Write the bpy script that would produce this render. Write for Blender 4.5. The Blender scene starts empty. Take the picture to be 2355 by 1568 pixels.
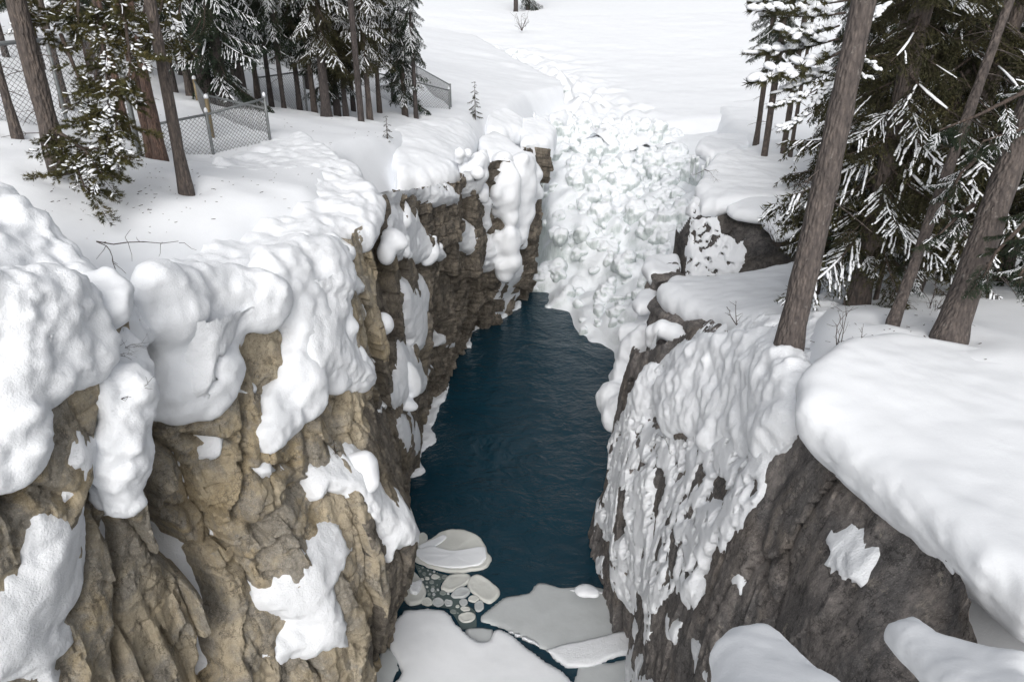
import bpy, math, random
import numpy as np
import openvdb
R = math.radians
# ------------------------------------------------------------------ camera, sky, sun, exposure
FW, FH, FPX, PITCH, CAMZ = 2355.0, 1568.0, 1712.0, 26.0, 16.0
sc = bpy.context.scene
cam = bpy.data.cameras.new('camera'); camo = bpy.data.objects.new('camera', cam)
sc.collection.objects.link(camo); sc.camera = camo
camo.location = (0, 0, CAMZ); camo.rotation_euler = (R(90 - PITCH), 0, 0)
cam.sensor_width = 36.0; cam.lens = 36.0 * FPX / FW; cam.clip_start = 0.1; cam.clip_end = 2000
SUN_EL, SUN_ROT = 36.0, 183.0
w = bpy.data.worlds.new('World'); sc.world = w; w.use_nodes = True
nt = w.node_tree; nt.nodes.clear()
sky = nt.nodes.new('ShaderNodeTexSky'); sky.sky_type = 'NISHITA'; sky.sun_disc = False
sky.sun_elevation = R(SUN_EL); sky.sun_rotation = R(SUN_ROT)
sky.air_density = 1.0; sky.dust_density = 6.0; sky.ozone_density = 1.0
hs = nt.nodes.new('ShaderNodeHueSaturation'); hs.inputs['Saturation'].default_value = 0.22
bg = nt.nodes.new('ShaderNodeBackground'); bg.inputs['Strength'].default_value = 0.15
wo = nt.nodes.new('ShaderNodeOutputWorld')
nt.links.new(sky.outputs[0], hs.inputs['Color']); nt.links.new(hs.outputs[0], bg.inputs['Color']); nt.links.new(bg.outputs[0], wo.inputs['Surface'])
sl = bpy.data.lights.new('sun', 'SUN'); sl.energy = 0.8; sl.angle = R(60); sl.color = (1.0, 0.97, 0.93)
so = bpy.data.objects.new('sun', sl); sc.collection.objects.link(so)
so.rotation_euler = (R(90 - SUN_EL), 0, R(180 - SUN_ROT))   # shines from behind the camera, a little from the left
sc.view_settings.view_transform = 'Standard'; sc.view_settings.look = 'None'
sc.view_settings.exposure = 0.12; sc.view_settings.gamma = 1.0

# ------------------------------------------------------------------ helpers
rng = np.random.default_rng(7); random.seed(7)
CP, SP = math.cos(R(PITCH)), math.sin(R(PITCH))
def ray(px, py):
    X = (px - FW/2)/FPX; Y = (FH/2 - py)/FPX
    return np.array([X, CP + Y*SP, -SP + Y*CP])
def at(px, py, d=None, z=None):
    """photo position (2355 px wide) and distance or height -> point of the place"""
    r = ray(px, py)
    if d is None: d = (z - CAMZ)/r[2]
    return np.array([0, 0, CAMZ]) + r*d
def sstep(a, b, x):
    t = np.clip((x - a)/(b - a), 0, 1); return t*t*(3 - 2*t)
def _hash(i, j, k, s):
    h = (i.astype(np.int64)*374761393 + j.astype(np.int64)*668265263 + k.astype(np.int64)*2147483647 + s*974711) & 0xffffffff
    h = ((h ^ (h >> 13))*1274126177) & 0xffffffff
    h = ((h ^ (h >> 16))*2246822519) & 0xffffffff
    return ((h ^ (h >> 15)) & 0xffffff).astype(np.float32)/float(0xffffff)
def vnoise(x, y, z, seed=0):
    xi, yi, zi = np.floor(x), np.floor(y), np.floor(z)
    fx, fy, fz = x-xi, y-yi, z-zi
    fx = fx*fx*fx*(fx*(fx*6-15)+10); fy = fy*fy*fy*(fy*(fy*6-15)+10); fz = fz*fz*fz*(fz*(fz*6-15)+10)
    i, j, k = xi.astype(np.int64), yi.astype(np.int64), zi.astype(np.int64)
    def c(a, b, d): return _hash(i+a, j+b, k+d, seed)
    x00 = c(0,0,0)*(1-fx)+c(1,0,0)*fx; x10 = c(0,1,0)*(1-fx)+c(1,1,0)*fx
    x01 = c(0,0,1)*(1-fx)+c(1,0,1)*fx; x11 = c(0,1,1)*(1-fx)+c(1,1,1)*fx
    return ((x00*(1-fy)+x10*fy)*(1-fz) + (x01*(1-fy)+x11*fy)*fz)*2 - 1
def fbm(x, y, z, oct=4, seed=0, gain=0.5):
    s = 0; a = 1.0; t = 0
    for o in range(oct):
        s = s + a*vnoise(x*2**o + 17.3*o, y*2**o + 5.1*o, z*2**o - 9.7*o, seed+o); t += a; a *= gain
    return s/t*1.6
def worley(x, y, z, seed=0):
    """F1, F2 of a 3D cell noise, and the id value of the nearest cell"""
    i, j, k = np.floor(x).astype(np.int64), np.floor(y).astype(np.int64), np.floor(z).astype(np.int64)
    f1 = np.full(np.shape(x), 9.0, np.float32); f2 = f1.copy(); idv = np.zeros(np.shape(x), np.float32)
    for a in (-1,0,1):
        for b in (-1,0,1):
            for c in (-1,0,1):
                ii, jj, kk = i+a, j+b, k+c
                d = np.sqrt((ii+_hash(ii,jj,kk,seed)-x)**2 + (jj+_hash(ii,jj,kk,seed+1)-y)**2 + (kk+_hash(ii,jj,kk,seed+2)-z)**2)
                near = d < f1
                f2 = np.where(near, f1, np.minimum(f2, d)); idv = np.where(near, _hash(ii,jj,kk,seed+3), idv)
                f1 = np.where(near, d, f1)
    return f1, f2, idv
def facets(x, y, z, seed=0):
    """tilted joint blocks: each cell a plane of its own, with the distance to the joint"""
    i, j, k = np.floor(x).astype(np.int64), np.floor(y).astype(np.int64), np.floor(z).astype(np.int64)
    f1 = np.full(np.shape(x), 9.0, np.float32); f2 = f1.copy(); val = np.zeros(np.shape(x), np.float32)
    for a in (-1,0,1):
        for b in (-1,0,1):
            for c in (-1,0,1):
                ii, jj, kk = i+a, j+b, k+c
                dx, dy, dz = x-ii-_hash(ii,jj,kk,seed), y-jj-_hash(ii,jj,kk,seed+1), z-kk-_hash(ii,jj,kk,seed+2)
                d = np.sqrt(dx*dx+dy*dy+dz*dz); near = d < f1
                v = (_hash(ii,jj,kk,seed+3)-.5) + 1.3*((_hash(ii,jj,kk,seed+4)-.5)*dx + (_hash(ii,jj,kk,seed+5)-.5)*dy + (_hash(ii,jj,kk,seed+6)-.5)*dz)
                f2 = np.where(near, f1, np.minimum(f2, d)); val = np.where(near, v, val); f1 = np.where(near, d, f1)
    return val, f2-f1
def rbf_fit(P, V, smooth=0.0):
    P = np.asarray(P, float); V = np.asarray(V, float); n = len(P)
    D = np.sqrt(((P[:,None]-P[None])**2).sum(-1)) - smooth*np.eye(n)
    A = np.zeros((n+3, n+3)); A[:n,:n] = D; A[:n,n] = 1; A[:n,n+1:] = P; A[n,:n] = 1; A[n+1:,:n] = P.T
    return P, np.linalg.lstsq(A, np.concatenate([V, np.zeros(3)]), rcond=None)[0]
def rbf_eval(F, X, Y):
    P, W = F; n = len(P)
    x = np.asarray(X, float).ravel(); y = np.asarray(Y, float).ravel(); out = W[n] + W[n+1]*x + W[n+2]*y
    for a in range(n): out = out + W[a]*np.sqrt((x-P[a,0])**2 + (y-P[a,1])**2)
    return out.reshape(np.shape(X))
def poly_sd(poly, X, Y):
    """signed distance to a closed polygon, negative inside"""
    P = np.asarray(poly, float); Q = np.roll(P, -1, 0)
    d2 = np.full(np.shape(X), 1e9); ins = np.zeros(np.shape(X), bool)
    for (ax, ay), (bx, by) in zip(P, Q):
        ex, ey = bx-ax, by-ay; wx, wy = X-ax, Y-ay
        t = np.clip((wx*ex+wy*ey)/(ex*ex+ey*ey+1e-12), 0, 1)
        d2 = np.minimum(d2, (wx-ex*t)**2 + (wy-ey*t)**2)
        c = ((ay <= Y) & (by > Y)) | ((by <= Y) & (ay > Y))
        if ey != 0: ins ^= c & (X < ax + (Y-ay)/ey*ex)
    d = np.sqrt(d2); return np.where(ins, -d, d)
def line_d(pl, X, Y):
    d2 = np.full(np.shape(X), 1e9)
    for (ax, ay), (bx, by) in zip(pl[:-1], pl[1:]):
        ex, ey = bx-ax, by-ay; t = np.clip(((X-ax)*ex+(Y-ay)*ey)/(ex*ex+ey*ey+1e-12), 0, 1)
        d2 = np.minimum(d2, (X-ax-ex*t)**2 + (Y-ay-ey*t)**2)
    return np.sqrt(d2)
def smin(a, b, k):
    h = np.clip(0.5 + 0.5*(b-a)/k, 0, 1); return b*(1-h) + a*h - k*h*(1-h)
def densify(pts, step):
    out = []; P = [np.asarray(p, float) for p in pts]
    for a, b in zip(P, P[1:]+P[:1]):
        n = max(1, int(np.linalg.norm((b-a)[:2])/step))
        out += [a + (b-a)*i/n for i in range(n)]
    return out

# ------------------------------------------------------------------ objects
def mesh(name, V, F, mat, smooth=True, sharp=0):
    me = bpy.data.meshes.new(name)
    V = np.asarray(V, np.float32); n = len(V)
    if isinstance(F, np.ndarray): F = [F]
    F = [np.asarray(f, np.int32) for f in F if len(f)]
    me.vertices.add(n); me.vertices.foreach_set('co', V.ravel())
    tot = sum(f.size for f in F); me.loops.add(tot); me.loops.foreach_set('vertex_index', np.concatenate([f.ravel() for f in F]))
    cnt = sum(len(f) for f in F); me.polygons.add(cnt)
    lt = np.concatenate([np.full(len(f), f.shape[1], np.int32) for f in F])
    me.polygons.foreach_set('loop_start', np.concatenate([[0], np.cumsum(lt)[:-1]]).astype(np.int32))
    me.polygons.foreach_set('use_smooth', np.full(cnt, smooth))
    me.update(calc_edges=True); me.validate()
    if sharp: me.set_sharp_from_angle(angle=R(sharp))
    for m in (mat if isinstance(mat, (list, tuple)) else [mat]): me.materials.append(m)
    return me
def link(name, me, parent=None, label=None, cat=None, group=None, kind=None, loc=None):
    o = bpy.data.objects.new(name, me); sc.collection.objects.link(o)
    if parent is not None: o.parent = parent
    if label: o['label'] = label
    if cat: o['category'] = cat
    if group: o['group'] = group
    if kind: o['kind'] = kind
    if loc is not None: o.location = loc
    return o
def centred(name, V, F, mat, parent=None, smooth=True, **kw):
    """one mesh object with its origin at its own base"""
    V = np.asarray(V, float); c = (V.min(0)+V.max(0))/2; c[2] = V[:,2].min()
    return link(name, mesh(name, V-c, F, mat, smooth), parent, loc=c, **kw)
def grid_faces(nu, nv, keep=None):
    i = np.arange(nu*nv).reshape(nu, nv)
    q = np.stack([i[:-1,:-1], i[1:,:-1], i[1:,1:], i[:-1,1:]], -1).reshape(-1, 4)
    return q if keep is None else q[keep.reshape(-1)]
def compact(V, F):
    u, inv = np.unique(F, return_inverse=True); return V[u], inv.reshape(F.shape)

# ------------------------------------------------------------------ materials
def mat(name):
    m = bpy.data.materials.new(name); m.use_nodes = True
    return m, m.node_tree, m.node_tree.nodes['Principled BSDF']
def N(nt, t, **kw):
    n = nt.nodes.new(t)
    for k, v in kw.items():
        if k in n.inputs: n.inputs[k].default_value = v
        else: setattr(n, k, v)
    return n
def noise(nt, co, scale, detail=6, rough=0.6, dist=0.0):
    n = N(nt, 'ShaderNodeTexNoise', Scale=scale, Detail=detail, Roughness=rough, Distortion=dist); nt.links.new(co, n.inputs['Vector']); return n.outputs['Fac']
def ramp(nt, fac, stops):
    r = nt.nodes.new('ShaderNodeValToRGB'); e = r.color_ramp.elements
    while len(e) < len(stops): e.new(0.5)
    for el, (p, c) in zip(e, stops): el.position = p; el.color = (*c, 1) if len(c) == 3 else c
    nt.links.new(fac, r.inputs[0]); return r.outputs[0]
def mix(nt, f, a, b):
    m = nt.nodes.new('ShaderNodeMix'); m.data_type = 'RGBA'
    for s, v in ((0, f), (6, a), (7, b)):
        if hasattr(v, 'is_output'): nt.links.new(v, m.inputs[s])
        else: m.inputs[s].default_value = v if s == 0 else (*v, 1)
    return m.outputs[2]
def math_n(nt, op, a, b=0.0, clamp=False):
    m = nt.nodes.new('ShaderNodeMath'); m.operation = op; m.use_clamp = clamp
    for s, v in ((0, a), (1, b)):
        if hasattr(v, 'is_output'): nt.links.new(v, m.inputs[s])
        else: m.inputs[s].default_value = v
    return m.outputs[0]
def coords(nt, scale=(1,1,1), rot=(0,0,0)):
    g = nt.nodes.new('ShaderNodeNewGeometry'); mp = N(nt, 'ShaderNodeMapping'); mp.inputs['Scale'].default_value = scale; mp.inputs['Rotation'].default_value = rot
    nt.links.new(g.outputs['Position'], mp.inputs['Vector']); return mp.outputs[0]
def bump(nt, b, h, strength, dist, prev=None):
    n = N(nt, 'ShaderNodeBump', Strength=strength, Distance=dist); nt.links.new(h, n.inputs['Height'])
    if prev is not None: nt.links.new(prev, n.inputs['Normal'])
    if b is not None: nt.links.new(n.outputs[0], b.inputs['Normal'])
    return n.outputs[0]
def snow_mat(name, col=(0.80,0.825,0.86), rough_b=0.35, dirt=0.0):
    m, t, b = mat(name); co = coords(t)
    n1 = noise(t, co, 1.3, 4); n2 = noise(t, co, 7.0, 5, 0.6); n3 = noise(t, co, 34.0, 4, 0.7)
    c = mix(t, ramp(t, n1, [(0.35, (0,0,0)), (0.7, (1,1,1))]), tuple(x*0.965 for x in col), col)
    if dirt:
        s = ramp(t, noise(t, co, 19.0, 3, 0.7), [(0.72, (0,0,0)), (0.80, (dirt,)*3)]); c = mix(t, s, c, (0.10, 0.085, 0.06))
    t.links.new(c, b.inputs['Base Color']); b.inputs['Roughness'].default_value = 0.65
    b.inputs['Specular IOR Level'].default_value = 0.25
    p = bump(t, None, n2, 0.16*rough_b, 0.06); bump(t, b, n3, 0.6*rough_b, 0.014, p)
    return m
def rock_mat(name, light, mid, dark, streak=0.5, strata=0.5, ochre=None, lichen=None, patch=None):
    m, t, b = mat(name); co = coords(t)
    cv = coords(t, (1.6, 1.6, 0.28)); ch = coords(t, (0.35, 0.35, 5.0), (R(5), R(4), 0)); cg = coords(t, (3.0, 3.0, 0.9), (R(12), R(-8), 0))
    big = noise(t, co, 0.55, 6, 0.62, 0.4); med = noise(t, co, 2.6, 9, 0.72, 0.8); fin = noise(t, co, 15.0, 7, 0.75, 0.3); gr = noise(t, cg, 5.0, 7, 0.75, 0.5); spk = noise(t, co, 55.0, 3, 0.6)
    c = ramp(t, med, [(0.36, dark), (0.46, mid), (0.57, light), (0.70, tuple(min(1, x*1.2) for x in light))])
    if ochre: c = mix(t, ramp(t, big, [(0.48, (0,0,0)), (0.62, (0.55,)*3)]), c, mix(t, ramp(t, fin, [(0.4,(0,0,0)),(0.6,(1,1,1))]), ochre, tuple(x*0.6 for x in ochre)))
    if patch: c = mix(t, ramp(t, noise(t, co, 0.8, 7, 0.7, 0.5), [(0.47, (0,0,0)), (0.56, (0.85,)*3)]), c, mix(t, ramp(t, fin, [(0.4,(0,0,0)),(0.6,(1,1,1))]), patch, tuple(x*0.6 for x in patch)))
    vs = noise(t, cv, 1.5, 8, 0.7, 0.3)
    c = mix(t, math_n(t, 'MULTIPLY', ramp(t, vs, [(0.46, (0,0,0)), (0.62, (1,1,1))]), streak), c, tuple(x*0.8 for x in dark))
    hs_ = noise(t, ch, 1.1, 8, 0.75, 0.25)
    c = mix(t, math_n(t, 'MULTIPLY', ramp(t, hs_, [(0.50, (0,0,0)), (0.57, (1,1,1))]), strata*0.6), c, tuple(x*0.5 for x in mid))
    if lichen: c = mix(t, ramp(t, noise(t, co, 4.0, 10, 0.8), [(0.57, (0,0,0)), (0.63, (0.8,)*3)]), c, lichen)
    c = mix(t, ramp(t, gr, [(0.36, (0.5,)*3), (0.48, (0,0,0))]), c, tuple(x*0.6 for x in dark))
    c = mix(t, ramp(t, spk, [(0.56, (0,0,0)), (0.68, (0.5,)*3)]), c, tuple(min(1, x*1.35) for x in light))
    ad = t.nodes.new('ShaderNodeVectorMath'); ad.operation = 'ADD'; sn = N(t, 'ShaderNodeTexNoise', Scale=2.2, Detail=6.0, Roughness=0.7); t.links.new(co, sn.inputs['Vector']); t.links.new(co, ad.inputs[0]); t.links.new(sn.outputs['Color'], ad.inputs[1])
    mp = N(t, 'ShaderNodeMapping'); mp.inputs['Scale'].default_value = (1.2, 1.2, 0.55); t.links.new(ad.outputs[0], mp.inputs['Vector'])
    vo = N(t, 'ShaderNodeTexVoronoi', Scale=1.5); vo.feature = 'DISTANCE_TO_EDGE'; t.links.new(mp.outputs[0], vo.inputs['Vector'])
    crack = ramp(t, vo.outputs['Distance'], [(0.0, (0,0,0)), (0.022, (1,1,1))])
    c = mix(t, math_n(t, 'MULTIPLY', math_n(t, 'SUBTRACT', 1.0, crack), 0.7), c, tuple(x*0.3 for x in dark))
    t.links.new(c, b.inputs['Base Color']); b.inputs['Roughness'].default_value = 0.9; b.inputs['Specular IOR Level'].default_value = 0.2
    p = bump(t, None, crack, 0.5, 0.06); p = bump(t, None, hs_, 0.6*strata+0.1, 0.14, p); p = bump(t, None, gr, 0.6, 0.06, p)
    p = bump(t, None, med, 0.45, 0.08, p); p = bump(t, None, fin, 0.9, 0.05, p); bump(t, b, spk, 0.6, 0.012, p)
    return m
M = {}
M['snow'] = snow_mat('snow'); M['snow_rough'] = snow_mat('snow_rough', rough_b=2.4); M['snow_far'] = snow_mat('snow_far', rough_b=0.4)
M['snow_mid'] = snow_mat('snow_grainy', rough_b=1.3)
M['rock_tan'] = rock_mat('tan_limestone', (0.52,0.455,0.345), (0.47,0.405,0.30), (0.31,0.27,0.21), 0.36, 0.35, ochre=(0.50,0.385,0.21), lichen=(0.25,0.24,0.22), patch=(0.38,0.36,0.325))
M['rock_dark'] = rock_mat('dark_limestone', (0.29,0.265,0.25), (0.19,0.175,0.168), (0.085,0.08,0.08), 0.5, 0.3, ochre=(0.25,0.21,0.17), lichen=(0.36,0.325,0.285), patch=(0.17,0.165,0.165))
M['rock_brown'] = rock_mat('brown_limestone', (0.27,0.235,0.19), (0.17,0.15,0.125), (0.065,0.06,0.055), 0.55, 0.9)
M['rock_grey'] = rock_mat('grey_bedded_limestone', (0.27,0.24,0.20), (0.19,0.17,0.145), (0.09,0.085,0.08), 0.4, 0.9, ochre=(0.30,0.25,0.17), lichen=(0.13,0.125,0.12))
M['rock_black'] = rock_mat('slate_dark_rock', (0.15,0.14,0.135), (0.085,0.082,0.082), (0.038,0.037,0.04), 0.5, 0.3, ochre=(0.12,0.10,0.08))
def ice_mat():
    m, t, b = mat('glacial_ice'); co = coords(t)
    g = t.nodes.new('ShaderNodeNewGeometry'); sx = t.nodes.new('ShaderNodeSeparateXYZ'); t.links.new(g.outputs['Normal'], sx.inputs[0])
    nn = noise(t, co, 3.0, 6, 0.7)
    up = math_n(t, 'ADD', sx.outputs['Z'], math_n(t, 'MULTIPLY', math_n(t, 'SUBTRACT', nn, 0.5), 0.7))
    f = ramp(t, up, [(0.10, (0,0,0)), (0.52, (1,1,1))])
    cv = coords(t, (3.0, 3.0, 0.5)); st = noise(t, cv, 1.8, 6, 0.7)
    ice = ramp(t, st, [(0.3, (0.38,0.43,0.43)), (0.5, (0.53,0.58,0.58)), (0.7, (0.68,0.72,0.725))])
    c = mix(t, f, ice, (0.76,0.79,0.825)); t.links.new(c, b.inputs['Base Color'])
    ro = ramp(t, f, [(0.0, (0.32,)*3), (1.0, (0.7,)*3)]); t.links.new(ro, b.inputs['Roughness'])
    b.inputs['Specular IOR Level'].default_value = 0.35
    n2 = noise(t, co, 6.0, 6, 0.65); n3 = noise(t, co, 26.0, 4, 0.7)
    p = bump(t, None, n2, 0.5, 0.10); p = bump(t, None, st, 0.3, 0.10, p); bump(t, b, n3, 0.35, 0.02, p)
    return m
M['ice'] = ice_mat()
def water_mat():
    m, t, b = mat('deep_river_water'); co = coords(t)
    b.inputs['Base Color'].default_value = (0.005, 0.030, 0.048, 1); b.inputs['Roughness'].default_value = 0.06; b.inputs['IOR'].default_value = 1.333
    cw = coords(t, (1.0, 1.5, 1.0), (0, 0, R(25)))
    a = noise(t, cw, 0.9, 6, 0.6, 1.6); c = noise(t, cw, 5.0, 4, 0.6, 1.2); d = noise(t, coords(t, (1.3, 1, 1), (0,0,R(-30))), 0.28, 3, 0.5, 1.0)
    calm = ramp(t, noise(t, coords(t), 0.22, 3, 0.5, 0.8), [(0.40, (0.05,)*3), (0.62, (1,1,1))])
    p = bump(t, None, d, 0.25, 0.9); p = bump(t, None, a, 0.30, 0.30, p); bump(t, b, math_n(t, 'MULTIPLY', c, calm), 0.42, 0.08, p)
    return m
M['water'] = water_mat()

# ------------------------------------------------------------------ oriented relief sheets (cliffs, ice fall)
class Relief:
    """a surface given as an offset o(t,u) along N over the plane of T and U"""
    def __init__(s, T, U, Nn, ctrl, tr, ur, smooth=0.0):
        s.T, s.U, s.N = (np.asarray(v, float)/np.linalg.norm(v) for v in (T, U, Nn))
        P = np.array([at(*c) if not isinstance(c, np.ndarray) else c for c in ctrl])
        s.F = rbf_fit(np.c_[P@s.T, P@s.U], P@s.N, smooth)
        s.t, s.u = np.asarray(tr), np.asarray(ur)
        s.TT, s.UU = np.meshgrid(s.t, s.u, indexing='ij'); s.O = rbf_eval(s.F, s.TT, s.UU)
    def pos(s, O=None, TT=None, UU=None):
        O = s.O if O is None else O; TT = s.TT if TT is None else TT; UU = s.UU if UU is None else UU
        return TT[...,None]*s.T + UU[...,None]*s.U + O[...,None]*s.N
    def samp(s, A, t, u):
        fi = np.interp(t, s.t, np.arange(len(s.t))); fj = np.interp(u, s.u, np.arange(len(s.u)))
        i = np.minimum(fi.astype(int), len(s.t)-2); j = np.minimum(fj.astype(int), len(s.u)-2); a = fi-i; b = fj-j
        return A[i,j]*(1-a)*(1-b) + A[i+1,j]*a*(1-b) + A[i,j+1]*(1-a)*b + A[i+1,j+1]*a*b
    def pick(s, px, py):
        r = ray(px, py); k = np.arange(3.0, 62.0, 0.04); P = np.array([0, 0, CAMZ]) + k[:,None]*r
        t, u, o = P@s.T, P@s.U, P@s.N
        os_ = s.samp(s.O, t, u); ok = (o <= os_) & (t > s.t[0]) & (t < s.t[-1]) & (u > s.u[0]) & (u < s.u[-1])
        i = int(np.argmax(ok)) if ok.any() else int(np.argmin(np.abs(o-os_)))
        return np.array([t[i], u[i]])
    def poly(s, pts, step=12): return [s.pick(*p) for p in densify(pts, step)]
    def line(s, pts, step=12):
        out = []
        for a, b in zip(pts[:-1], pts[1:]):
            n = max(1, int(math.hypot(b[0]-a[0], b[1]-a[1])/step)); out += [s.pick(a[0]+(b[0]-a[0])*i/n, a[1]+(b[1]-a[1])*i/n) for i in range(n)]
        return out + [s.pick(*pts[-1])]
def blur(A, k):
    if k < 1: return A
    for ax in (0, 1):
        for _ in range(2):
            P = np.pad(A, [(k+1, k) if a == ax else (0, 0) for a in (0, 1)], mode='edge'); C = np.cumsum(P, ax)
            A = (np.take(C, range(2*k+1, C.shape[ax]), ax) - np.take(C, range(0, C.shape[ax]-2*k-1), ax))/(2*k+1)
    return A
def snow_on(W, rock, patches, holes=(), soft=6, top=None, clip=0.12, lump=0.0, pitf=2.6, edge=0.10, seed=50, rough=0.03):
    """the snow lying on a cliff: an own surface, thick inside the patches, diving under the rock outside them"""
    base = blur(rock, soft); T = np.full(base.shape, -0.35)
    px_ = W.pos(base); x, y, z = px_[...,0], px_[...,1], px_[...,2]
    wob = 0.08*fbm(x*2.2, y*2.2, z*2.2, 4, seed) + 0.05*fbm(x*7, y*7, z*7, 3, seed+9)
    for pts, th in patches:
        q = np.array(W.poly(pts)); lo, hi = q.min(0)-0.9, q.max(0)+0.9
        a, b = np.searchsorted(W.t, [lo[0], hi[0]]); c, d = np.searchsorted(W.u, [lo[1], hi[1]])
        if a >= b or c >= d: continue
        sd = poly_sd(q, W.TT[a:b,c:d], W.UU[a:b,c:d]) + wob[a:b,c:d]
        tt = th*(1 - np.exp(-np.clip(-sd, 0, None)/(0.5*th+0.05))) - np.clip(sd, 0, None)*2.5
        T[a:b,c:d] = np.maximum(T[a:b,c:d], tt)
    for pts in holes:
        q = np.array(W.poly(pts, 6)); sd = poly_sd(q, W.TT, W.UU) + 0.5*wob; T = np.where(sd < 0.12, np.minimum(T, sd*2.5), T)
    S = base + T + rough*fbm(x*5, y*5, z*5, 4, seed+20)*sstep(0, 0.15, T) + 2*rough*fbm(x*1.7, y*1.7, z*1.7, 3, seed+30)*sstep(0, 0.2, T)
    if lump: S = S + lump*fbm(x*0.9, y*0.9, z*0.7, 3, seed+40)*sstep(0.03, 0.2, T) - 2.2*lump*sstep(0.12 if pitf > 4 else 0.5, 0.45 if pitf > 4 else 0.8, fbm(x*pitf, y*pitf, z*pitf, 3, seed+44))*sstep(0.05, 0.2, T)
    vis = S > rock - 0.03
    if top is not None: vis &= W.UU < top[:,None] + clip
    keep = vis[:-1,:-1] | vis[1:,:-1] | vis[1:,1:] | vis[:-1,1:]
    V = W.pos(S).reshape(-1, 3); F = grid_faces(len(W.t), len(W.u), keep)
    return compact(V, F) + (T,)

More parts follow.
